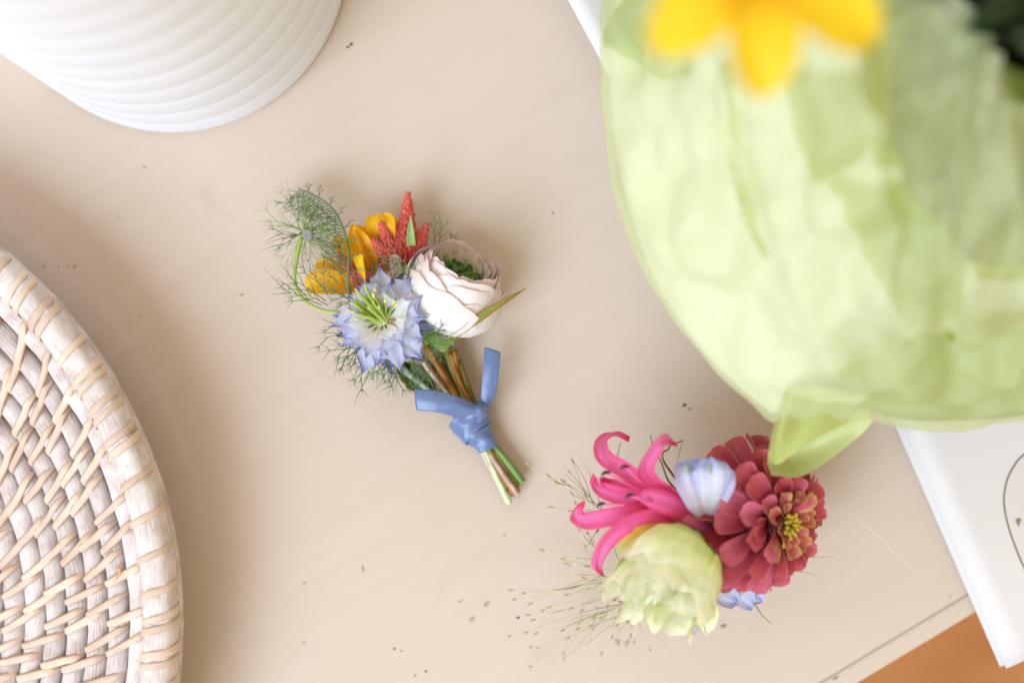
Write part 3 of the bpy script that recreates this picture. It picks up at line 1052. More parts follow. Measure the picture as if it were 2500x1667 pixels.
# --- yellow flower pieces
yf = sub(bt, "yellow_flower")
WR = [(0, .35), (.35, .85), (.65, 1), (.88, .8), (1, .35)]
for pts, w, nrm, wp_, cu in [
    ([(905, 700, .010), (888, 640, .014), (872, 590, .017), (861, 546, .017)], .0052, (.3, 0, 1), [(0, .5), (.4, 1), (.7, .8), (.92, .3), (1, .04)], .9),
    ([(930, 690, .010), (905, 620, .013), (885, 575, .016), (870, 552, .016)], .0050, (.6, .2, .6), [(0, .5), (.4, 1), (.7, .85), (1, .2)], .8),
    ([(945, 660, .008), (938, 600, .012), (930, 550, .015), (928, 522, .014)], .0052, (0, .1, 1), [(0, .5), (.4, .85), (.75, 1), (.92, .75), (1, .35)], .6),
    ([(960, 640, .007), (958, 590, .010), (956, 550, .012), (958, 532, .012)], .0036, (0, 0, 1), WR, .6),
    ([(885, 700, .010), (835, 695, .013), (785, 690, .014), (748, 700, .012)], .0048, (.1, .2, 1), WR, .8),
    ([(880, 690, .008), (840, 670, .010), (800, 655, .011), (770, 660, .010)], .0038, (0, .3, 1), WR, .6),
    ([(850, 640, .012), (838, 610, .015), (826, 590, .017), (815, 580, .016)], .0026, (0, 0, 1), WR, .8),
    ([(893, 690, .020), (886, 660, .021), (880, 635, .0215), (878, 622, .021)], .0022, (-.5, 0, 1), [(0, .1), (.4, .8), (.8, 1), (1, .5)], 1.1)]:
    m = MB(); petal(m, [W(*p) for p in pts], w, nrm, 14, 11, cu, wp_, (.0005, 4, random.random() * 6), random.random() * .3)
    m.build("petal", M_yel if w > .0024 else M_yel2, yf)


# --- celosia plumes
def plume(b, t, r0, name="plume", nbr=760):
    b, t = V(b), V(t)
    axv = (t - b); L = axv.length; axn = axv.normalized()
    x, y, z = frame(axn)
    m = MB()
    m.tube([b, b.lerp(t, .5), t - axn * .001], lambda u: r0 * .55 * (1 - .85 * u), 7)
    for k in range(nbr):
        s = random.random() ** .8
        a = random.uniform(0, 2 * PI)
        rr = r0 * (1 - s) ** 1.05 + .0002
        base = b + axn * (L * s * .98) + (x * math.cos(a) + y * math.sin(a)) * rr * .45
        d = (axn * random.uniform(.9, 1.5) + (x * math.cos(a) + y * math.sin(a)) * random.uniform(.5, 1.0)).normalized()
        l = random.uniform(.0018, .0036) * (.45 + .8 * (1 - s))
        n0 = len(m.v)
        sx = d.orthogonal().normalized() * .00032
        sy = d.cross(sx).normalized() * .00032
        rn = random.random() ** 2 * .7
        for q in (base + sx, base + sy, base - sx, base - sy): m.v.append(tuple(q)); m.c.append((.15, 0, rn, 1))
        for q in (sx, sy, -sx, -sy): m.v.append(tuple(base + d * l * .55 + q * 1.25)); m.c.append((.6, 0, rn, 1))
        m.v.append(tuple(base + d * l)); m.c.append((1, 0, rn, 1))
        for i in range(4):
            j = (i + 1) % 4
            m.f.append((n0 + i, n0 + j, n0 + 4 + j, n0 + 4 + i)); m.f.append((n0 + 4 + i, n0 + 4 + j, n0 + 8))
    return m.build(name, M_cel, cel)


cel = sub(bt, "celosia")
plume(W(992, 625, .009), W(996, 474, .015), .0064, nbr=1100)
plume(W(968, 640, .010), W(930, 546, .016), .0048)
plume(W(958, 650, .011), W(910, 586, .017), .0038, nbr=520)
plume(W(1005, 640, .007), W(1040, 552, .012), .0050)
plume(W(918, 725, .012), W(832, 625, .018), .0054)
plume(W(925, 715, .013), W(880, 660, .019), .0032, nbr=480)
plume(W(985, 645, .009), W(962, 550, .014), .0048)

# --- leaves of the boutonniere
m = MB(); petal(m, [W(1098, 832, .020), W(1150, 790, .0265), W(1215, 745, .0280), W(1284, 704, .0270)], .0016, V((-.45, -.3, .8)), 26, 9, 1.1, [(0, .25), (.25, .9), (.5, 1), (.75, .62), (1, .02)], (.0002, 3, 1), 0)
o = m.build("leaf", M_leaf, bt, solid=.0002); o["label"] = "narrow folded olive leaf with reddish margin"
m = MB(); petal(m, [W(1003, 600, .017), W(1002, 560, .019), W(1003, 524, .021)], .0017, V((.2, -.3, .9)), 12, 7, .9, [(0, 1), (.4, .8), (1, .03)]); m.build("leaf", M_fern2, bt, solid=.0002)
m = MB(); petal(m, [W(985, 905, .007), W(1020, 925, .008), W(1060, 945, .007)], .0050, V((0, 0, 1)), 14, 9, .6, [(0, .1), (.4, 1), (.7, .8), (1, .1)]); m.build("leaf", M_leafd, bt, solid=.0002)
m = MB(); petal(m, [W(960, 880, .006), W(1010, 920, .007), W(1070, 975, .006)], .0040, V((0, 0, 1)), 14, 9, .6, [(0, .1), (.4, 1), (.7, .8), (1, .1)]); m.build("leaf", M_leafd, bt, solid=.0002)

# --- stems through the knot
KN = W(1163, 1052, .0055)
for mat_, r, pts in [
    ("orange", .00125, [(1040, 845, .012), (1085, 920, .010), (1125, 985, .0085), (1160, 1050, .0070), (1205, 1125, .0060), (1255, 1205, .0040)]),
    ("orange", .00115, [(1110, 855, .010), (1118, 920, .0090), (1140, 985, .0085), (1166, 1050, .0060), (1220, 1130, .0050), (1265, 1200, .0035)]),
    ("olive", .00165, [(1090, 850, .008), (1105, 900, .0085), (1135, 970, .0085), (1168, 1050, .0078), (1212, 1130, .0060), (1258, 1195, .0045)]),
    ("olive", .00145, [(1118, 880, .0075), (1140, 940, .0080), (1158, 990, .0075), (1175, 1050, .0062), (1224, 1130, .0055), (1262, 1185, .0040)]),
    ("cream", .00090, [(1010, 850, .013), (1055, 915, .011), (1100, 970, .0085), (1150, 1050, .0072), (1190, 1130, .0070), (1245, 1215, .0045)]),
    ("brown", .00110, [(1030, 870, .008), (1080, 930, .007), (1120, 985, .0070), (1156, 1050, .0040), (1195, 1120, .0040), (1250, 1210, .0025)]),
    ("sage", .00145, [(945, 865, .009), (990, 905, .0085), (1050, 955, .0075), (1140, 1045, .0050), (1185, 1115, .0045), (1215, 1165, .0030)]),
    ("green", .00145, [(1075, 860, .006), (1120, 940, .006), (1150, 1000, .0060), (1182, 1055, .0055), (1226, 1112, .0058), (1276, 1176, .0050)]),
    ("pink", .00120, [(1060, 900, .006), (1110, 975, .0065), (1150, 1040, .0062), (1182, 1085, .0066), (1216, 1140, .0070), (1262, 1206, .0060)]),
    ("olive", .00120, [(1060, 870, .0085), (1100, 935, .0080), (1135, 1000, .0075), (1160, 1050, .0052), (1210, 1128, .0050), (1250, 1190, .0035)]),
    ("orange", .00085, [(1098, 862, .0100), (1122, 930, .0100), (1150, 990, .0090), (1168, 1050, .0050), (1200, 1120, .0065), (1236, 1185, .0050)]),
    ("olive", .00110, [(1128, 905, .0060), (1148, 955, .0060), (1165, 1005, .0060), (1180, 1055, .0045), (1215, 1105, .0050), (1262, 1190, .0045)]),
    ("green", .00100, [(1010, 890, .0050), (1060, 940, .0055), (1110, 990, .0060), (1150, 1045, .0045), (1190, 1105, .0060), (1236, 1200, .0050)]),
    ("pale", .00140, [(1030, 900, .005), (1095, 980, .0055), (1140, 1045, .0062), (1180, 1095, .0070), (1205, 1150, .0062), (1243, 1228, .0045)])]:
    m = MB(); m.tube(spl([W(*p) for p in pts], 40), lambda u, r=r: r * .88 * (1 - .12 * math.sin(u * PI)), 9, random.random() * .3)
    s = m.build("stem", M_st[mat_], bt)
    e = W(*pts[-1]); d = (W(*pts[-1]) - W(*pts[-2])).normalized()
    m = MB(); m.ellipsoid(e, d, .0004, r * .80, 5, 9); m.build("cut_end", M_st["pale"], s)
# ferny side shoots at the lower stems
m = MB(); frond(m, W(1000, 880, .011), V((.45, -.8, 0)), .009, .00028, 6, .7); frond(m, W(985, 870, .010), V((-.3, -.7, 0)), .007, .00028, 5, .7); m.build("thread_leaf", M_fern, bt)

# --- ribbon
rb = sub(bt, "ribbon")


def lofted(name, sections, mat, par, nu=36, nv=17, solid=.00012, close=False):
    """sections = list of lists of points, splined both ways"""
    a = [spl(s, nv - 1) for s in sections]
    rows = [[None] * nv for _ in range(nu + 1)]
    for j in range(nv):
        c = spl([s[j] for s in a], nu)
        for i in range(nu + 1): rows[i][j] = c[i] + V((0, 0, .00010 * noise.noise(c[i] * 420)))
    m = MB(); m.grid(rows)
    return m.build(name, mat, par, solid=solid)


# wrap: two overlapping turns of ribbon round the stems
A0, A1 = W(1134, 1010, .0056), W(1194, 1093, .0060)
axw = (A1 - A0).normalized(); xw, yw, zw = frame(axw)


def turn(u0, u1, tilt, dr, ph):
    rows = []
    for i in range(21):
        f = i / 20
        row = []
        for k in range(56):
            t = 2 * PI * k / 56
            u = u0 + (u1 - u0) * f + tilt * math.sin(t + ph)
            r = (.0064 - .0032 * u) * (1 + .05 * math.sin(2 * t + 4 * u)) + dr + .00022 * math.sin(f * 9 + 2.5 * math.sin(t + ph)) + .00025 * math.sin(3 * t + 6 * f + ph)
            p = A0.lerp(A1, u) + (xw * math.cos(t) + yw * math.sin(t) * .80) * r
            p.z = max(p.z, .0006)
            row.append(p)
        rows.append(row)
    m = MB(); m.grid(rows, close=True)
    return m.build("wrap", M_rib, rb, solid=.00015)


turn(.46, 1.0, .07, 0.0, 1.0)
turn(.02, .60, -.10, .0006, .4)
# the crossing turn and the small tight knot on top
lofted("fold", [[W(1112, 1026, .0088), W(1104, 1010, .0100), W(1110, 992, .0100)],
                [W(1134, 1036, .0118), W(1134, 1016, .0132), W(1136, 992, .0128)],
                [W(1164, 1028, .0128), W(1164, 1012, .0142), W(1164, 994, .0136)],
                [W(1194, 1014, .0090), W(1194, 1004, .0104), W(1192, 990, .0100)]], M_rib, rb)
lofted("knot", [[W(1150, 1000, .0128), W(1158, 1014, .0150), W(1170, 1024, .0140)],
                [W(1158, 992, .0150), W(1166, 1004, .0176), W(1178, 1014, .0160)],
                [W(1168, 984, .0150), W(1176, 994, .0172), W(1186, 1004, .0158)],
                [W(1178, 978, .0124), W(1186, 986, .0138), W(1194, 996, .0126)]], M_rib, rb)
lofted("knot_fold", [[W(1162, 1030, .0132), W(1172, 1030, .0146), W(1186, 1022, .0130)],
                     [W(1166, 1016, .0150), W(1175, 1018, .0162), W(1187, 1012, .0146)],
                     [W(1172, 1006, .0150), W(1180, 1008, .0160), W(1188, 1003, .0146)]], M_rib, rb)
lofted("tail", [[W(1012, 949, .0165), W(1013, 975, .0168), W(1017, 1001, .0160)],
                [W(1062, 953, .0170), W(1060, 980, .0176), W(1060, 1005, .0168)],
                [W(1112, 966, .0160), W(1106, 990, .0170), W(1100, 1014, .0150)],
                [W(1146, 980, .0140), W(1140, 1000, .0156), W(1132, 1022, .0130)],
                [W(1166, 992, .0128), W(1164, 1003, .0145), W(1158, 1014, .0125)],
                [W(1178, 1000, .0110), W(1177, 1006, .0120), W(1173, 1012, .0105)]], M_rib, rb)
lofted("tail", [[W(1183, 847, .0150), W(1202, 852, .0156), W(1222, 860, .0150)],
                [W(1180, 890, .0156), W(1199, 893, .0160), W(1219, 898, .0154)],
                [W(1176, 940, .0150), W(1194, 942, .0152), W(1213, 946, .0146)],
                [W(1174, 974, .0138), W(1188, 976, .0144), W(1204, 978, .0132)],
                [W(1172, 992, .0128), W(1181, 995, .0136), W(1192, 996, .0124)],
                [W(1168, 1004, .0115), W(1174, 1006, .0120), W(1180, 1008, .0110)]], M_rib, rb)

# ------------------------------------------------------------------ hair piece of fresh flowers
hp = empty("hair_flowers", W(1690, 1340, 0), "hairpiece of pink, green, blue and raspberry flowers with wispy grass", "hairpiece")

M_ner = mat_petal("nerine_petal", [(0, (.42, .02, .09)), (.2, (.84, .08, .24)), (.45, (.94, .18, .47)), (.8, (.95, .27, .57)), (1, (.94, .10, .32))],
                  edge=(.94, .10, .28), edge_pos=.5, transl=.45, noise_amt=.10, veins=.03, vscale=14)
M_dark = mat_simple("dark_anther", (.05, .012, .03), .4, 500, .2)
M_fil = mat_petal("filament", [(0, (.85, .12, .36)), (1, (.88, .22, .46))], transl=.2)
M_lis = mat_petal("lisianthus_petal", [(0, (.66, .78, .20)), (.35, (.80, .91, .36)), (.7, (.91, .97, .56)), (1, (.96, .98, .82))],
                  transl=.22, noise_amt=.10, veins=.03, vscale=24)
M_lis_o = mat_petal("lisianthus_tinged", [(0, (.62, .40, .08)), (.6, (.72, .42, .06)), (1, (.66, .72, .28))], transl=.35)
M_zin = mat_petal("zinnia_petal", [(0, (.10, .004, .012)), (.3, (.36, .032, .06)), (.75, (.54, .080, .11)), (1, (.64, .13, .14))],
                  edge=(.74, .25, .24), edge_pos=.86, transl=.28, noise_amt=.16, veins=.06, vscale=16, alt=(.76, .20, .32), var=.2)
M_zin_in = mat_petal("zinnia_inner_petal", [(0, (.42, .05, .05)), (.5, (.60, .11, .17)), (.85, (.62, .20, .16)), (1, (.66, .42, .12))],
                     edge=(.66, .40, .12), edge_pos=.62, transl=.28, noise_amt=.15)
M_zy = mat_petal("zinnia_floret", [(0, (.45, .28, .02)), (1, (.70, .58, .05))], transl=.2)
M_del = mat_petal("delphinium_petal", [(0, (.80, .80, .82)), (.45, (.74, .76, .90)), (.8, (.56, .62, .90)), (1, (.40, .50, .84))],
                  edge=(.50, .54, .86), edge_pos=.5, transl=.3, noise_amt=.08, veins=.05, vscale=22)
M_gst = mat_petal("grass_stalk", [(0, (.50, .52, .32)), (1, (.72, .66, .48))], transl=0, noise_amt=.2)
M_seed = mat_petal("grass_seed", [(0, (.62, .52, .36)), (.5, (.52, .40, .25)), (1, (.72, .62, .46))], transl=0, noise_amt=.3)
M_twig = mat_petal("dry_tendril", [(0, (.22, .15, .08)), (1, (.35, .25, .13))], transl=0, noise_amt=.3)

# --- core: stems and a little moss of leaves that carries the blooms
m = MB()
Bc0 = W(1700, 1330, 0)
for k, e in enumerate([W(1690, 1300, .046), W(1720, 1290, .040), W(1835, 1262, .040), W(1700, 1280, .046), W(1790, 1400, .012), W(1560, 1440, .026), W(1560, 1290, .030)]):
    b = V((Bc0.x + random.uniform(-.004, .004), Bc0.y + random.uniform(-.004, .004), .003))
    m.tube(spl([b, b.lerp(e, .5) + V((0, 0, .006)), e], 14), .0014, 8, random.random() * .3)
m.build("stem_core", M_st["green"], hp)
m = MB()
x0 = V((Bc0.x - .018, Bc0.y + .008, .0026)); x1 = V((Bc0.x + .020, Bc0.y - .006, .0026))
m.tube([x0, x0.lerp(x1, .5), x1], .0024, 10)
m.build("hair_clip", M_st["brown"], hp)
for k in range(26):
    p = W(random.uniform(1680, 1780), random.uniform(1285, 1420), random.uniform(.012, .034))
    d = V((random.uniform(-1, 1), random.uniform(-1, 1), random.uniform(-.2, .9)))
    m = MB(); petal(m, [p, p + d * .004 + V((0, 0, .001)), p + d * .009], .0020, V((0, 0, 1)), 8, 5, .5, [(0, .3), (.5, 1), (1, .05)])
    m.build("leaf", M_sep if k % 3 == 0 else M_leafd, hp)

# --- nerine
ner = sub(hp, "nerine_flower")
WT = [(0, .50), (.2, .75), (.42, 1.05), (.58, 1.0), (.78, .70), (.92, .36), (1, .03)]
tep = [
    ([(1722, 1292, .044), (1640, 1225, .049), (1575, 1185, .052), (1525, 1150, .052), (1478, 1120, .050), (1470, 1082, .046), (1498, 1060, .040), (1536, 1072, .034)], .0033, (0, .3, 1), .9),
    ([(1724, 1288, .046), (1655, 1220, .052), (1590, 1175, .056), (1572, 1140, .058), (1590, 1105, .060), (1612, 1076, .060), (1632, 1075, .056), (1650, 1088, .050)], .0034, (0, .2, 1), .8),
    ([(1722, 1295, .044), (1640, 1250, .047), (1570, 1222, .048), (1510, 1210, .046), (1468, 1195, .044), (1448, 1178, .045), (1452, 1160, .048)], .0035, (0, .3, 1), 1.0),
    ([(1722, 1292, .043), (1640, 1240, .046), (1560, 1205, .046), (1515, 1190, .044), (1480, 1180, .043), (1468, 1168, .044), (1500, 1180, .042)], .0026, (0, .3, 1), .9),
    ([(1722, 1298, .043), (1640, 1268, .047), (1560, 1252, .049), (1500, 1258, .048), (1440, 1268, .045), (1408, 1258, .044), (1412, 1238, .047), (1428, 1226, .049)], .0036, (0, 0, 1), .9),
    ([(1722, 1300, .045), (1650, 1272, .050), (1590, 1258, .054), (1535, 1275, .056), (1490, 1310, .056), (1464, 1352, .054), (1458, 1385, .050), (1474, 1402, .045)], .0036, (0, -.1, 1), .8),
    ([(1722, 1294, .047), (1650, 1240, .054), (1590, 1215, .057), (1550, 1212, .057)], .0044, (0, 0, 1), -.9),
]
for pts, w, nrm, cu in tep:
    m = MB(); petal(m, [W(*p) for p in pts], w * .80, nrm, 40, 11, cu * .6, WT,  (.0009, 6, random.random() * 6), random.random() * .2, fold=.16)
    m.build("tepal", M_ner, ner)
m = MB(); m.tube(spl([W(1750, 1300, .040), W(1722, 1294, .044), W(1690, 1272, .047), W(1640, 1242, .049)], 16), lambda u: .0020 + .0022 * u, 10)
m.build("flower_tube", M_ner, ner)
for (e, b, z) in [((1482, 1155), (1565, 1195), .055), ((1528, 1140), (1580, 1190), .058), ((1540, 1210), (1600, 1225), .059), ((1471, 1231), (1560, 1225), .054)]:
    p, q = W(*b, z - .004), W(*e, z)
    m = MB(); m.tube(spl([p, p.lerp(q, .5) + V((0, 0, .002)), q], 10), .0004, 6)
    st = m.build("stamen", M_fil, ner)
    m = MB(); m.tube(spl([q + V((-.0016, -.0006, 0)), q + V((-.0006, .0003, .0004)), q + V((.0010, .0002, 0))], 8), lambda u: .00055 * math.sin(PI * (.15 + .7 * u)), 7)
    m.build("anther", M_dark, st)

# --- lisianthus
lis = sub(hp, "lisianthus_flower")
LO = W(1682, 1300, .047)
lax = V((-.42, -.72, .50)).normalized()
lfr = frame(lax)
PL = [(0, .16), (.15, .52), (.35, .82), (.6, .96), (.85, 1.0), (1, 1.03)]
PLi = [(0, .16), (.2, .55), (.5, .85), (.8, .95), (1, 1.0)]
for q, (R, h, nn, rf, pf) in enumerate([(.0165, .0265, 4, .0010, PL), (.0150, .0292, 4, .0030, PL), (.0118, .0285, 4, .0034, PLi), (.0080, .0275, 3, .0034, PLi), (.0042, .0262, 3, .0024, PLi)]):
    for k in range(nn):
        a = 2 * PI * (k + .5 * (q % 2) + .12 * random.uniform(-1, 1)) / nn + .4 * q
        m = MB(); cup_petal(m, LO, lfr, .95 * R * random.uniform(.94, 1.06), .90 * h * random.uniform(.86, 1.08), a, PI / nn + .42, pf, 24, 31, (rf, random.uniform(5, 8), random.random() * 6), random.random(), .16, jag=.17, lean=.08)
        m.build("petal", M_lis, lis)
m = MB(); petal(m, [W(1640, 1292, .050), W(1590, 1300, .055), W(1545, 1322, .055), W(1515, 1350, .053)], .0034, V((0, -.2, 1)), 16, 11, -.8, [(0, .4), (.5, 1), (.85, .8), (1, .4)], (.0006, 6, 1)); m.build("outer_petal", M_lis_o, lis)
m = MB(); petal(m, [W(1700, 1470, .044), W(1725, 1500, .043), W(1722, 1548, .040)], .0042, V((0, 0, 1)), 14, 11, .7, [(0, .8), (.4, 1), (.75, .6), (1, .05)], (.0008, 8, 1)); m.build("outer_petal", M_lis, lis)
for k in range(5):
    a = 2 * PI * k / 5
    d = lfr[0] * math.cos(a) + lfr[1] * math.sin(a)
    m = MB(); petal(m, [LO - lax * .002, LO + d * .006 + lax * .001, LO + d * .011 + lax * .007], .0018, -d, 8, 5, .5); m.build("sepal", M_sep, lis)

# --- zinnia
zin = sub(hp, "zinnia_flower")
ZO = W(1846, 1258, .0375)
zax = V((.60, -.10, .79)).normalized()
zf = frame(zax, (0, 1, 0))
WZ = [(0, .25), (.3, .58), (.6, .95), (.82, 1.05), (.94, .85), (1, .5)]
for q, (nn, e, L, w, zo, mt) in enumerate([(17, -6, .0242, .0049, 0, M_zin), (17, 10, .0232, .0047, .0020, M_zin), (13, 26, .0205, .0044, .0038, M_zin), (11, 40, .0165, .0038, .0055, M_zin), (9, 50, .0125, .0030, .0072, M_zin_in), (7, 62, .0088, .0022, .0085, M_zin_in)]):
    for k in range(nn):
        a = 2 * PI * (k + .5 * (q % 2) + .22 * random.uniform(-1, 1)) / nn
        d = zf[0] * math.cos(a) + zf[1] * math.sin(a)
        up = max(0, -d.x) * (20 if q < 3 else (8 if q < 4 else 0))
        el = math.radians(e + up + random.uniform(-7, 7))
        e2 = el - math.radians(20 + random.uniform(-8, 14))
        l = L * random.uniform(.9, 1.06)
        p = ZO + zax * zo + d * .0020
        p1 = p + (d * math.cos(el) + zax * math.sin(el)) * l * .5
        p2 = p1 + (d * math.cos(e2) + zax * math.sin(e2)) * l * .32
        p3 = p2 + (d * math.cos(e2 - .35) + zax * math.sin(e2 - .35)) * l * .18
        m = MB(); petal(m, [p, p1, p2, p3], w * random.uniform(.9, 1.15), zax, 14, 9, random.uniform(.4, 1.25), WZ, (.0004, 4, random.random() * 6), random.random() ** 2 * .8)
        m.build("petal", mt, zin)
m = MB(); m.ellipsoid(ZO + zax * .0075, zax, .0065, .0050, 10, 14); m.build("flower_cone", mat_simple("zinnia_cone", (.16, .015, .02), .6, 600, .3), zin)
for k in range(16):
    a = 2.4 * k; r = .0006 + .0022 * (k / 16)
    d = zf[0] * math.cos(a) + zf[1] * math.sin(a)
    b = ZO + zax * .0125 + d * r
    m = MB(); m.tube(spl([b, b + zax * .0018 + d * .0005, b + zax * .0024 + d * .0017], 7), lambda u: .00038 + .0002 * u, 7)
    m.build("floret", M_zy, zin)
m = MB(); petal(m, [ZO + zax * .011 + zf[1] * .003, ZO + zax * .0150 + V((.003, .006, .001)), ZO + zax * .0155 + V((.0055, .0095, .0))], .0026, zax, 10, 9, .6, WZ, (.0006, 5, 1)); m.build("floret", M_zin_in, zin)

# --- delphinium bloom between the nerine and the zinnia
dl = sub(hp, "delphinium_bloom")
for pts, w, nrm, cu in [
    ([(1724, 1275, .048), (1696, 1215, .057), (1676, 1160, .060), (1668, 1126, .057)], .0066, (.35, 0, .9), -.6),
    ([(1728, 1275, .047), (1738, 1205, .059), (1742, 1150, .0625), (1736, 1114, .060)], .0078, (-.1, -.1, 1), -.6),
    ([(1730, 1275, .046), (1752, 1225, .054), (1768, 1170, .0585), (1770, 1135, .056)], .0056, (-.4, 0, .9), -.6),
    ([(1724, 1272, .046), (1712, 1210, .054), (1702, 1150, .057), (1706, 1120, .056)], .0070, (0, 0, 1), -.5),
    ([(1726, 1270, .044), (1715, 1200, .046), (1712, 1140, .046), (1712, 1120, .045)], .0070, (0, 0, 1), .5)]:
    m = MB(); petal(m, [W(1715 + (p[0] - 1715) * .86, 1195 + (p[1] - 1195) * .95, p[2]) for p in pts], w * .76, nrm, 18, 13, cu * .7, [(0, .25), (.3, .75), (.6, 1), (.85, .85), (.95, .55), (1, .2)], (.0009, 6, random.random() * 6))
    m.build("petal", M_del, dl)
for (u, v, z) in [(1676, 1146, .0600), (1733, 1144, .0620)]:
    m = MB(); m.ellipsoid(W(u, v, z), (0, 1, -.3), .0014, .0007, 6, 8, flat=.35); m.build("petal_tip", M_st["sage"], dl)
m = MB(); m.ellipsoid(W(1726, 1282, .0445), (0, 1, .6), .003, .0016, 8, 10); m.build("calyx", M_st["green"], dl)
# low blue petals at the bottom
for pts, w in [([(1760, 1400, .016), (1772, 1440, .018), (1782, 1478, .015)], .0042), ([(1780, 1400, .014), (1812, 1450, .016), (1836, 1487, .013)], .0040), ([(1790, 1400, .014), (1835, 1440, .015), (1858, 1470, .013)], .0036), ([(1745, 1410, .020), (1770, 1450, .022), (1800, 1470, .020)], .0040), ([(1664, 1506, .0030), (1682, 1528, .0040), (1694, 1546, .0020)], .0030)]:
    m = MB(); petal(m, [W(*p) for p in pts], w, (0, 0, 1), 12, 9, .6, [(0, .4), (.5, 1), (.85, .7), (1, .1)], (.0006, 6, random.random() * 6)); m.build("petal", M_del, dl)

# --- witch grass: hair-thin stalks with loose seeds
gr = sub(hp, "witch_grass")
sm = MB()
sm.ellipsoid(V((0, 0, 0)), (1, 0, 0), .00115, .00040, 8, 7, p=1.25)
seed_me = None


def seed_at(p, d, s=1.0):
    global seed_me
    if seed_me is None:
        o = sm.build("seed", M_seed, gr, off=False)
        seed_me = o.data
    else:
        o = bpy.data.objects.new("seed", seed_me); col.objects.link(o); o.parent = gr
    o.location = V(p) - root_off(gr)
    o.rotation_mode = 'QUATERNION'
    o.rotation_quaternion = V(d).to_track_quat('X', 'Z')
    o.scale = (s * random.uniform(.85, 1.15), s, s)
    return o


stalks = MB()


def stalk(b, e, z0, z1, r=.00020, seed=True, via=None, sg=1.0):
    p, q = W(*b, z0), W(*e, z1)
    mid = p.lerp(q, .5) + V((random.uniform(-1, 1), random.uniform(-1, 1), .4)) * (q - p).length * .07
    pts = spl([p] + ([W(*via, (z0 + z1) / 2)] if via else [mid]) + [q], 16)
    stalks.tube(pts, lambda u: r * (1 - .45 * u), 4, random.random(), cap=False)
    if seed:
        d = (pts[-1] - pts[-2]).normalized()
        seed_at(q + d * .0010, d + V((0, 0, random.uniform(-.2, .2))), sg)
    return pts


# trunks
stalk((1640, 1330), (1500, 1395), .026, .030, .0003, False)
stalk((1495, 1330), (1545, 1500), .031, .027, .00028, False)
stalk((1600, 1300), (1380, 1182), .028, .033, .0003, False, (1475, 1250))
t1 = [((1500, 1405), (1254, 1440), .022), ((1470, 1405), (1285, 1447), .025), ((1430, 1412), (1262, 1462), .022), ((1490, 1418), (1300, 1471), .024), ((1480, 1420), (1347, 1480), .026), ((1470, 1425), (1330, 1487), .026),
      ((1510, 1450), (1295, 1500), .020), ((1500, 1445), (1308, 1511), .022), ((1515, 1480), (1290, 1543), .014), ((1500, 1485), (1314, 1543), .022), ((1490, 1490), (1380, 1536), .026), ((1470, 1490), (1393, 1552), .026),
      ((1420, 1500), (1378, 1588), .020), ((1420, 1500), (1378, 1601), .014), ((1540, 1500), (1472, 1590), .024), ((1500, 1510), (1494, 1548), .024), ((1480, 1510), (1448, 1525), .026), ((1460, 1500), (1417, 1532), .024),
      ((1490, 1440), (1432, 1414), .028), ((1490, 1420), (1400, 1482), .028), ((1500, 1430), (1460, 1478), .026), ((1500, 1430), (1485, 1474), .028), ((1480, 1430), (1425, 1485), .024), ((1500, 1410), (1440, 1435), .027),
      ((1490, 1410), (1390, 1450), .022), ((1510, 1500), (1302, 1578), .010), ((1510, 1480), (1317, 1578), .012), ((1500, 1520), (1300, 1625), .006), ((1560, 1490), (1541, 1545), .026), ((1560, 1500), (1550, 1560), .024),
      ((1560, 1490), (1575, 1505), .025), ((1520, 1490), (1508, 1565), .022), ((1560, 1500), (1585, 1580), .010), ((1530, 1500), (1510, 1520), .027), ((1535, 1490), (1525, 1500), .028), ((1550, 1480), (1535, 1512), .027),
      ((1560, 1480), (1545, 1525), .025), ((1520, 1450), (1505, 1460), .029), ((1540, 1470), (1520, 1470), .029), ((1530, 1460), (1515, 1485), .028), ((1570, 1500), (1580, 1525), .022), ((1500, 1490), (1475, 1505), .026)]
for b, e, z in t1: stalk(b, e, .027, z)
for b, e, z in [((1455, 1500), (1440, 1632), .012), ((1520, 1500), (1320, 1590), .018), ((1540, 1470), (1300, 1536), .020), ((1500, 1410), (1360, 1405), .027), ((1480, 1500), (1330, 1650), .006)]:
    stalk(b, e, .026, z, seed=False)
t2 = [((1400, 1190), (1296, 1138), .034), ((1390, 1185), (1345, 1165), .032), ((1450, 1230), (1363, 1182), .032), ((1450, 1235), (1381, 1178), .030), ((1430, 1210), (1395, 1158), .030), ((1440, 1230), (1400, 1132), .026),
      ((1440, 1245), (1352, 1239), .030), ((1450, 1248), (1400, 1247), .031), ((1410, 1250), (1404, 1231), .034), ((1415, 1252), (1398, 1210), .032), ((1440, 1330), (1416, 1290), .028), ((1450, 1335), (1418, 1298), .027),
      ((1450, 1330), (1437, 1307), .026), ((1450, 1320), (1432, 1331), .024), ((1430, 1365), (1330, 1344), .026), ((1450, 1368), (1380, 1364), .027), ((1440, 1385), (1398, 1379), .026), ((1430, 1380), (1390, 1376), .027), ((1440, 1320), (1455, 1300), .026)]
for b, e, z in t2: stalk(b, e, .030, z)
for b, e in [((1470, 1250), (1402, 1095)), ((1460, 1240), (1370, 1130)), ((1440, 1215), (1340, 1130)), ((1450, 1250), (1325, 1242)), ((1450, 1240), (1390, 1110)), ((1480, 1390), (1310, 1343)), ((1470, 1390), (1420, 1320)), ((1560, 1500), (1640, 1600))]:
    stalk(b, e, .030, .024, seed=False)
o = stalks.build("stalks", M_gst, gr); o["kind"] = "stuff"
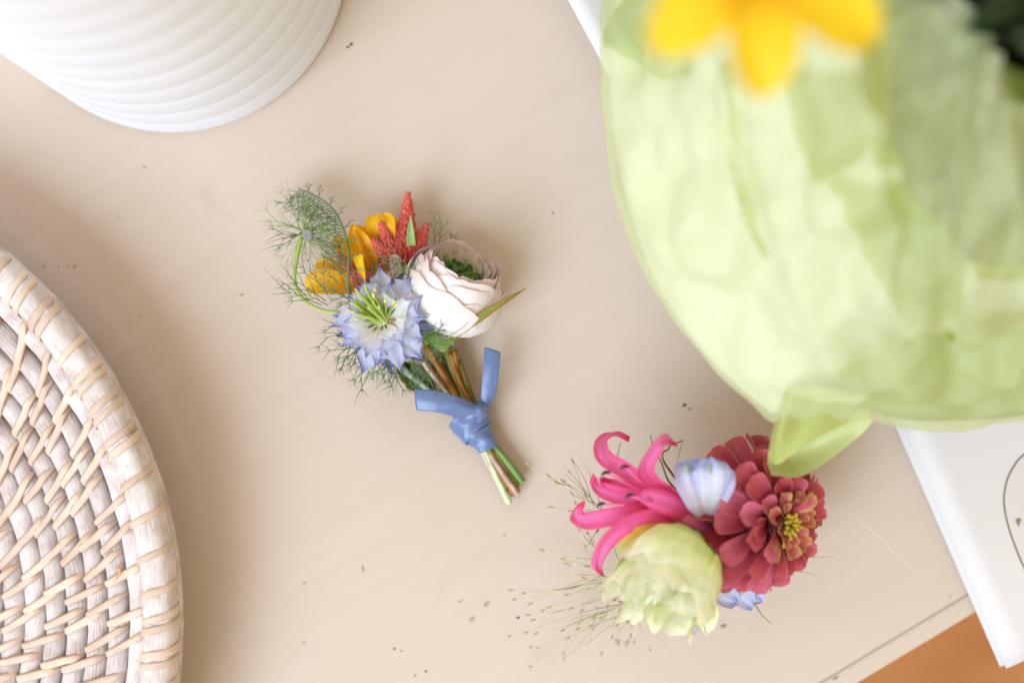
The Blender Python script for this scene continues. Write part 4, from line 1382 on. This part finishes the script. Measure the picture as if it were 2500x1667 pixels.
# dry tendrils around the nerine and behind the zinnia
for pts, r in [
    ([(1665, 1190, .028), (1640, 1155, .034), (1620, 1125, .036), (1618, 1105, .036), (1632, 1096, .034), (1638, 1086, .032), (1668, 1075, .028)], .00042),
    ([(1650, 1195, .028), (1630, 1170, .030), (1615, 1130, .030), (1596, 1092, .026), (1587, 1062, .018)], .00034),
    ([(1640, 1190, .030), (1622, 1180, .032), (1606, 1182, .030), (1595, 1190, .027)], .00030),
    ([(1600, 1160, .026), (1560, 1152, .022), (1520, 1150, .016)], .00016),
    ([(1665, 1080, .024), (1656, 1115, .026), (1650, 1135, .026)], .00020),
    ([(1740, 1150, .030), (1752, 1115, .034), (1765, 1108, .034), (1776, 1118, .030), (1784, 1160, .028)], .00030),
    ([(1755, 1150, .028), (1762, 1130, .030), (1770, 1100, .030)], .00030),
    ([(1520, 1160, .030), (1508, 1120, .030), (1515, 1080, .028)], .00022),
    ([(1960, 1358, .020), (2000, 1360, .016), (2030, 1358, .014), (2058, 1352, .012)], .00018),
    ([(1950, 1395, .018), (1985, 1402, .014), (2018, 1420, .010)], .00020),
    ([(1840, 1470, .014), (1862, 1502, .012), (1884, 1522, .009)], .00022),
    ([(2000, 1245, .026), (2010, 1235, .026), (2012, 1250, .025)], .00018)]:
    m = MB(); m.tube(spl([W(*p) for p in pts], 24), lambda u, r=r: r * (1 - .5 * u), 6, random.random())
    m.build("tendril", M_twig if r > .00021 else M_gst, hp)

# loose seeds fallen on the table
for k, (u, v, a, lb) in enumerate([(1150, 1513, .7, "loose pale seed lying alone left of the witch grass"), (1186, 1476, .8, "loose seed nearest the boutonniere stems, left of the grass"), (1528, 1572, 1.2, "loose brown seed directly below the pale green bloom's grass"), (1765, 1530, .1, "loose brown seed right of the pale green bloom's tip"), (1505, 1568, 2.4, "small loose seed beside the brown seed under the grass")]):
    m = MB(); d = V((math.cos(a), math.sin(a), 0))
    m.ellipsoid(W(u, v, .0007), d, .0010 if k != 2 else .0012, .00042, 8, 8, p=1.2)
    o = m.build("loose_seed", M_seed); tag(o, lb, "seed", "seeds fallen on the table")

# ------------------------------------------------------------------ bouquet wrapped in green tissue
bq = empty("wrapped_bouquet", W(2330, 230, 0), "large bouquet wrapped in crumpled light green tissue paper", "bouquet")


def mat_tissue(thin=.60, base=((.3, (.80, .87, .52)), (.7, (.88, .93, .66))), tint=(.93, .96, .79)):
    m, nd, lk, bs = new_mat("green_tissue")
    tc = nd.new("ShaderNodeTexCoord")
    nz = nd.new("ShaderNodeTexNoise"); nz.inputs["Scale"].default_value = 22; nz.inputs["Detail"].default_value = 6; nz.inputs["Roughness"].default_value = .6
    lk.new(tc.outputs["Object"], nz.inputs["Vector"])
    rp = ramp_node(nd, base); lk.new(nz.outputs[0], rp.inputs[0])
    lk.new(rp.outputs[0], bs.inputs["Base Color"])
    bs.inputs["Roughness"].default_value = .48
    bs.inputs["Specular IOR Level"].default_value = .5
    vo = nd.new("ShaderNodeTexVoronoi"); vo.feature = 'DISTANCE_TO_EDGE'; vo.inputs["Scale"].default_value = 60
    lk.new(tc.outputs["Object"], vo.inputs["Vector"])
    bp = nd.new("ShaderNodeBump"); bp.inputs["Strength"].default_value = .25; bp.inputs["Distance"].default_value = .001
    lk.new(nz.outputs[0], bp.inputs["Height"]); lk.new(bp.outputs[0], bs.inputs["Normal"])
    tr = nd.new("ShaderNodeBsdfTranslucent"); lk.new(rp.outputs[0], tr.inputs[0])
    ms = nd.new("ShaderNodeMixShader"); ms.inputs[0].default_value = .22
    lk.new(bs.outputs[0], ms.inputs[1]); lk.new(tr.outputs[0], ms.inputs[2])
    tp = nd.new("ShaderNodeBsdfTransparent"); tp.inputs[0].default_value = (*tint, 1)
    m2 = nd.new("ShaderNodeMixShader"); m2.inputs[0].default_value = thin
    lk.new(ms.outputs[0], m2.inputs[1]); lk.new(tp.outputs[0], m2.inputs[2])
    lk.new(m2.outputs[0], [n for n in nd if n.type == 'OUTPUT_MATERIAL'][0].inputs[0])
    return m


M_tis = mat_tissue(.57)
M_tis3 = mat_tissue(.05, ((.3, (.82, .88, .54)), (.7, (.88, .93, .64))))
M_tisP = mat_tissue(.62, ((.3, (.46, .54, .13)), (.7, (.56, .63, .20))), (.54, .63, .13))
M_tis4 = mat_tissue(.12, ((.3, (.46, .53, .15)), (.7, (.55, .62, .22))), (.6, .7, .3))  # upper corner fold: olive copy of the tissue, its shade put into the colour
M_tis2 = mat_tissue(.10, ((.3, (.56, .63, .25)), (.7, (.64, .71, .34))), (.7, .8, .4))  # lower corner flap: shade painted into the base colour, paler where more lit
# outline of the paper's widest line as seen from above -> radius per direction about the pot axis
PC = W(2345, 130, 0)


def polar(pts, z):
    out = []
    for u, v in pts:
        p = W(u, v, z) - PC
        out.append((math.atan2(p.y, p.x), math.hypot(p.x, p.y)))
    return sorted(out)


ZB = .062
outl = polar([(1470, 75), (1478, 180), (1500, 400), (1540, 560), (1590, 690), (1690, 840), (1800, 955), (1880, 1020), (1990, 1015), (2110, 1000), (2200, 1028), (2350, 1030), (2500, 1018), (2750, 960), (3000, 800), (3180, 500),
              (3220, 130), (3150, -250), (2950, -600), (2600, -800), (2250, -800), (1900, -650), (1650, -400), (1545, -150)], ZB)


def out_r(a):
    a = (a + PI) % (2 * PI) - PI
    pts = [(outl[-1][0] - 2 * PI, outl[-1][1])] + outl + [(outl[0][0] + 2 * PI, outl[0][1])]
    for (a0, r0), (a1, r1) in zip(pts, pts[1:]):
        if a0 <= a <= a1:
            t = (a - a0) / (a1 - a0)
            return r0 + (r1 - r0) * t
    return pts[0][1]


random.seed(21)
# crumple: a coarse jittered sheet of flat facets with half-sharp creases
CT = W(2640, -120, .135)                      # centre of the open collar
NA, NU = 52, 15


def tis_base(a, u, shrink=1.0):
    """belly line -> collar, following the outline seen from above"""
    d = V((math.cos(a), math.sin(a), 0))
    belly = PC + d * out_r(a) * shrink + V((0, 0, ZB))
    foot = PC + d * (out_r(a) * .55 * shrink) + V((0, 0, .002))
    coll = CT + d * .0335 * shrink
    if u < .25:
        t = u / .25
        p = foot.lerp(belly, t)
        p += d * (.012 * math.sin(PI * t))
        return p
    t = (u - .25) / .75
    p = belly.lerp(coll, t)
    p.z += .022 * math.sin(PI * t)             # bulges up between belly and collar
    return p


def pleat(a, u):
    """long sharp folds that run from the belly up to the collar"""
    s = 0
    for f, am, ph in ((5, .6, .3), (9, .5, 1.7), (14, .35, 4.1)):
        x = (a * f + ph + 1.4 * noise.noise(V((math.cos(a) * 2, math.sin(a) * 2, u * 1.7 + f)))) / (2 * PI) % 1
        s += am * (1 - 4 * abs(x - .5))
    return s


# the sharp folds of the paper, as lines drawn over its outside: (points, height, width) - crest > 0, gutter < 0
FOLDS = [([(1735, 150), (1755, 380), (1800, 560), (1850, 660)], -.0075, 30), ([(1700, 120), (1700, 380), (1740, 560)], .0060, 60), ([(1790, 200), (1825, 380), (1900, 560), (2010, 760)], .0065, 45),
         ([(2072, 120), (2085, 300), (2110, 430), (2190, 455)], .0100, 60), ([(2130, 120), (2160, 330), (2150, 440)], -.0060, 60), ([(2330, 120), (2318, 330), (2310, 600), (2318, 860)], -.0120, 38),
         ([(2395, 130), (2385, 330), (2350, 480), (2370, 700)], .0080, 50), ([(2250, 220), (2270, 480), (2265, 800)], .0070, 55), ([(2460, 160), (2440, 420), (2470, 700)], -.0070, 50),
         ([(1560, 600), (1680, 560), (1740, 500)], .0040, 45), ([(1600, 650), (1700, 690), (1830, 760), (1880, 820)], -.0045, 35), ([(1640, 620), (1790, 640), (1930, 760)], .0050, 40),
         ([(1990, 480), (2080, 600), (2180, 740)], .0065, 45), ([(2040, 640), (2110, 800), (2170, 930)], -.0050, 50), ([(1860, 800), (1990, 830), (2120, 900)], .0045, 45),
         ([(1500, 300), (1580, 330), (1650, 300)], -.0035, 45), ([(1530, 430), (1600, 470), (1680, 460)], .0035, 45), ([(1480, 90), (1580, 190), (1660, 180)], -.0050, 35), ([(2200, 880), (2330, 930), (2480, 920)], .0040, 60),
         ([(1900, 300), (1930, 480), (1960, 560)], -.0045, 40), ([(1960, 150), (1990, 330), (1980, 450)], .0050, 45)]


def seg_d(x, y, pts):
    best = 1e9
    for (x0, y0), (x1, y1) in zip(pts, pts[1:]):
        dx, dy = x1 - x0, y1 - y0
        t = ((x - x0) * dx + (y - y0) * dy) / (dx * dx + dy * dy)
        e = 0.0
        if t < 0: t = 0
        if t > 1: t = 1
        best = min(best, math.hypot(x - x0 - t * dx, y - y0 - t * dy))
    return best


def to_px(p):
    k = H / (H - p.z) * S
    return 1250 + p.x * k, 833.5 - p.y * k


NA, NU = 380, 110
_rf = random.Random(4)


def facet_field(na, nu):
    return [[_rf.uniform(-1, 1) for _ in range(na)] for _ in range(nu + 2)], na, nu


def facet(F, a, u):
    """piecewise-flat crumple: heights on a jittered lattice, joined by flat triangles"""
    g, na, nu = F
    x = (a / (2 * PI)) % 1.0 * na + .55 * noise.noise(V((math.cos(a) * 6, math.sin(a) * 6, u * 9 + na)))
    y = u * nu + .55 * noise.noise(V((math.cos(a) * 6 + 7, math.sin(a) * 6, u * 9)))
    y = min(max(y, 0), nu - 1e-6)
    i, j = int(math.floor(x)), int(y)
    fx, fy = x - i, y - j
    A, B, C_, D = g[j][i % na], g[j][(i + 1) % na], g[j + 1][i % na], g[j + 1][(i + 1) % na]
    if (i * 7 + j * 3) % 2:
        return A + (B - A) * fx + (C_ - A) * fy if fx + fy < 1 else D + (C_ - D) * (1 - fx) + (B - D) * (1 - fy)
    return A + (B - A) * fx + (D - B) * fy if fx > fy else A + (C_ - A) * fy + (D - C_) * fx


F1, F2 = facet_field(40, 13), facet_field(86, 27)
mb = MB()
for i in range(NU + 1):
    for k in range(NA):
        u = i / NU
        a = 2 * PI * k / NA
        p = tis_base(a, u)
        d = V((math.cos(a), math.sin(a), .9)).normalized()
        edge_ = 1 - .62 * math.exp(-((u - .25) / .055) ** 2)
        am = (.0016 + .0140 * max(0, u - .25) * (1.15 - .5 * u)) * edge_
        x, y = to_px(p)
        h = 0
        if 1350 < x < 2650 and -50 < y < 1100:
            for pts, A_, w_ in FOLDS:
                dd = seg_d(x + 14 * noise.noise(V((x / 70, y / 70, 8))), y + 14 * noise.noise(V((x / 70, y / 70, 1))), pts)
                if dd < 5 * w_: h += A_ * math.exp(-dd / w_)
        st_ = 0.0
        for x0, ys, ye, hh, wl in ((2078, 420, 800, .024, 330), (2420, 380, 950, .012, 120)):
            xe = x0 + .22 * max(0, y - 250) + 18 * noise.noise(V((y / 130, x0, 2)))
            f = 1 if y < ys else max(0, 1 - (y - ys) / (ye - ys))
            f = f * f * (3 - 2 * f)
            st_ += hh * f * (math.exp(-(xe - x) / wl) if x < xe else math.exp(-(x - xe) / 26))
        if 1350 < x < 2900 and -300 < y < 1100: p.z += st_ * edge_
        q = V((p.x, p.y, p.z * .7))
        cr = .0058 * facet(F1, a, u) + .0024 * facet(F2, a, u) + .0006 * noise.noise(q * 150)
        p += d * (am * pleat(a, u) + (h * .8 + cr) * edge_ + .0016)
        if u > .93: p.z += .006 * noise.noise(V((math.cos(a) * 3, math.sin(a) * 3, 5)))
        p.z = max(p.z, .0018)
        mb.v.append(tuple(p)); mb.c.append((0, 0, 0, 1))
for i in range(NU):
    for k in range(NA):
        a = i * NA + k; b = i * NA + (k + 1) % NA
        mb.f.append((a, b, b + NA, a + NA))
tis = mb.build("tissue_wrap", M_tis, bq)


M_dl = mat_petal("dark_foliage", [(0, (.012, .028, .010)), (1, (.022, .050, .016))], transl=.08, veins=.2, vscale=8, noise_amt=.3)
# further layers of the tissue: flaps and turned-over folds lying under the outer sheet
GA, GU = 560, 170
PG = []
for i in range(GU + 1):
    row = []
    for k in range(GA + 1):
        a = math.radians(150 + 240 * k / GA); u = .19 + .79 * i / GU
        p = tis_base(a, u)
        x, y = to_px(p)
        row.append((p, x + 10 * noise.noise(V((x / 60, y / 60, 4))), y + 10 * noise.noise(V((x / 60, y / 60, 9))), a))
    PG.append(row)


def inside(x, y, poly):
    c = False
    j = len(poly) - 1
    for i in range(len(poly)):
        xi, yi = poly[i]; xj, yj = poly[j]
        if (yi > y) != (yj > y) and x < (xj - xi) * (y - yi) / (yj - yi) + xi: c = not c
        j = i
    return c


def layer(poly, dep, mat, name):
    xs = [q[0] for q in poly]; ys = [q[1] for q in poly]
    x0, x1, y0, y1 = min(xs), max(xs), min(ys), max(ys)
    idx = {}
    m = MB()
    for i in range(GU):
        for k in range(GA):
            p, x, y, a = PG[i][k]
            if x < x0 or x > x1 or y < y0 or y > y1 or not inside(x, y, poly): continue
            f = []
            for ii, kk in ((i, k), (i, k + 1), (i + 1, k + 1), (i + 1, k)):
                if (ii, kk) not in idx:
                    q, _, _, aa = PG[ii][kk]
                    idx[(ii, kk)] = len(m.v)
                    uu_ = .19 + .79 * ii / GU
                    q = q - V((math.cos(aa), math.sin(aa), 1.0)) * dep * min(1, max(.15, abs(uu_ - .25) / .10)) + V((0, 0, .0012 * noise.noise(q * 60)))
                    m.v.append(tuple(q)); m.c.append((0, 0, 0, 1))
                f.append(idx[(ii, kk)])
            m.f.append(tuple(f))
    if m.f: m.build(name, mat, bq)


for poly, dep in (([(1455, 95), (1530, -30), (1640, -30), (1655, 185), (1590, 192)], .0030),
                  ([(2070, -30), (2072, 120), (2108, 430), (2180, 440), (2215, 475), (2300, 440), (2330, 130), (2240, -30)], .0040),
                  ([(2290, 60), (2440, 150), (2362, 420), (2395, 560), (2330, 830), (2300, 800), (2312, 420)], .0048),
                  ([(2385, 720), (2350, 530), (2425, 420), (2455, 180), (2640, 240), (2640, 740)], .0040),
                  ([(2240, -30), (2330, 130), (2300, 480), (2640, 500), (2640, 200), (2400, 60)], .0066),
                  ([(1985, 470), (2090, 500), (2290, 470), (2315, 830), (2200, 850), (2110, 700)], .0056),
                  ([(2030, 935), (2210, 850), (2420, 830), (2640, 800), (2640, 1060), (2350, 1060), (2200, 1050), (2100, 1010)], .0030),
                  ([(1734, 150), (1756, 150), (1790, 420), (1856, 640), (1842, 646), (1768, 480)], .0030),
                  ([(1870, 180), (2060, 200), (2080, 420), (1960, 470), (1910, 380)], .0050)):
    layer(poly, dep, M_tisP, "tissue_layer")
# white lining paper between the tissue and the leaves
layer([(1300, -300), (2110, -300), (2130, 380), (2210, 560), (2380, 720), (2900, 760), (2900, 1200), (1300, 1200)], .0085, M_paper, "lining_paper")
# leaves pressed against the inside of the paper on the far side
random.seed(77)
cnt = 0
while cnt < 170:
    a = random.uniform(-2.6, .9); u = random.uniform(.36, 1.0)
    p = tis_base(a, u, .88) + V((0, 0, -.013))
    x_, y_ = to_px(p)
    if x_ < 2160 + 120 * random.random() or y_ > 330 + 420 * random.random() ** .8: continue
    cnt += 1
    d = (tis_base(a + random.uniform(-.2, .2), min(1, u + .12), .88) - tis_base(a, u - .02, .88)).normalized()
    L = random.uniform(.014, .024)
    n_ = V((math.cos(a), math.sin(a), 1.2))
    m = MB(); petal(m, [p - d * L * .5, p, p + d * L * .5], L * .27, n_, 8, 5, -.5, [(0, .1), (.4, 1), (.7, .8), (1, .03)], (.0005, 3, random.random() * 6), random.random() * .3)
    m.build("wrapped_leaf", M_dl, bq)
# pot inside
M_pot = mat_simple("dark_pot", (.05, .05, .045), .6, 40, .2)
mb = MB()
mb.grid([[PC + V((math.cos(2 * PI * k / 40) * r, math.sin(2 * PI * k / 40) * r, z)) for k in range(40)] for r, z in ((.001, .002), (.052, .002), (.070, .10), (.068, .10), (.001, .094))], close=True)
mb.build("pot", M_pot, bq)


# corner of the tissue: a flap folded back on itself that hangs over the zinnia
cz_ = lambda L: [W(*p) for p in L]
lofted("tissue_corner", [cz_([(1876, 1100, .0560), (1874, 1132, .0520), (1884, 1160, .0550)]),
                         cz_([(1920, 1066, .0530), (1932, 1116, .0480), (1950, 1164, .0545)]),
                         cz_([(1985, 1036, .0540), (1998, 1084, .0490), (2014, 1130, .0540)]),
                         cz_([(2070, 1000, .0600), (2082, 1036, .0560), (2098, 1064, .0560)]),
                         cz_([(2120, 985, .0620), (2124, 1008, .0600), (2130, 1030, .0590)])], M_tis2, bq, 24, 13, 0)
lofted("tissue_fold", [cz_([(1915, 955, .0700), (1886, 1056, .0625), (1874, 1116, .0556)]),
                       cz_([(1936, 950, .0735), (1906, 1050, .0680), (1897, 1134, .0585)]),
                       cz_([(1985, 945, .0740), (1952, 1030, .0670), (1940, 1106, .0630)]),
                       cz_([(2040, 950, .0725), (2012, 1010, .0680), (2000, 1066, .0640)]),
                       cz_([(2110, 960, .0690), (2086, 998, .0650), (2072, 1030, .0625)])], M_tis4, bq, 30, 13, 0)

# yellow bloom standing out over the tissue
yb = sub(bq, "yellow_bloom")
YC = W(1848, -95, .200)
for k in range(7):
    a = -PI / 2 + 2 * PI * k / 7 + .04
    d = V((math.cos(a), math.sin(a), 0))
    L = .0262 * random.uniform(.95, 1.05)
    m = MB(); petal(m, [YC + d * .003, YC + d * L * .5 + V((0, 0, .004)), YC + d * L * .85 + V((0, 0, .002)), YC + d * L + V((0, 0, -.002))], .0070, V((0, 0, 1)), 16, 11, .45, [(0, .45), (.3, .98), (.5, 1), (.76, .60), (1, .02)], (.0010, 4, random.random() * 6), 0)
    m.build("petal", M_yel2, yb)
m = MB(); m.ellipsoid(YC + V((0, 0, .002)), (0, 0, 1), .004, .006, 8, 14); m.build("bloom_centre", M_yel, yb)
m = MB(); m.tube(spl([YC, YC + V((.006, -.001, -.03)), W(2200, 60, .12), PC + V((0, 0, .088))], 24), .0017, 8); m.build("bloom_stem", M_st["green"], yb)
# dark foliage inside the wrap
random.seed(5)
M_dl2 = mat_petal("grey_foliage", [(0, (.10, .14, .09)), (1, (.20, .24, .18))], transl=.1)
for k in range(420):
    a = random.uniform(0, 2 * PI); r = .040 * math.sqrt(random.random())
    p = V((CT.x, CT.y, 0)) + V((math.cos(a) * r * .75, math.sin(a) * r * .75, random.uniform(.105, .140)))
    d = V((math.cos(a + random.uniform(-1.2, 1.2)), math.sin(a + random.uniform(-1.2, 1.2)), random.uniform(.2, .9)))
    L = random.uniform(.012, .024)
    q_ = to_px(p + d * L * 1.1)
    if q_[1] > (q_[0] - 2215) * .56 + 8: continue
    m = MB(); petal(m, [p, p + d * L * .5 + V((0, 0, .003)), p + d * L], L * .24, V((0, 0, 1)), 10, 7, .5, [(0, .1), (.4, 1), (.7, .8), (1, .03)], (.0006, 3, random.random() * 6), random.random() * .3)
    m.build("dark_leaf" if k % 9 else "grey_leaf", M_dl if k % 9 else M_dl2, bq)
m = MB()
for k in range(12):
    a = 2 * PI * k / 12
    m.tube(spl([PC + V((math.cos(a) * .02, math.sin(a) * .02, .088)), PC.lerp(CT, .6) + V((math.cos(a) * .018, math.sin(a) * .018, .03)), V((CT.x + math.cos(a) * .022, CT.y + math.sin(a) * .022, .13))], 8), .0013, 6)
m.build("foliage_stems", M_dl, bq)
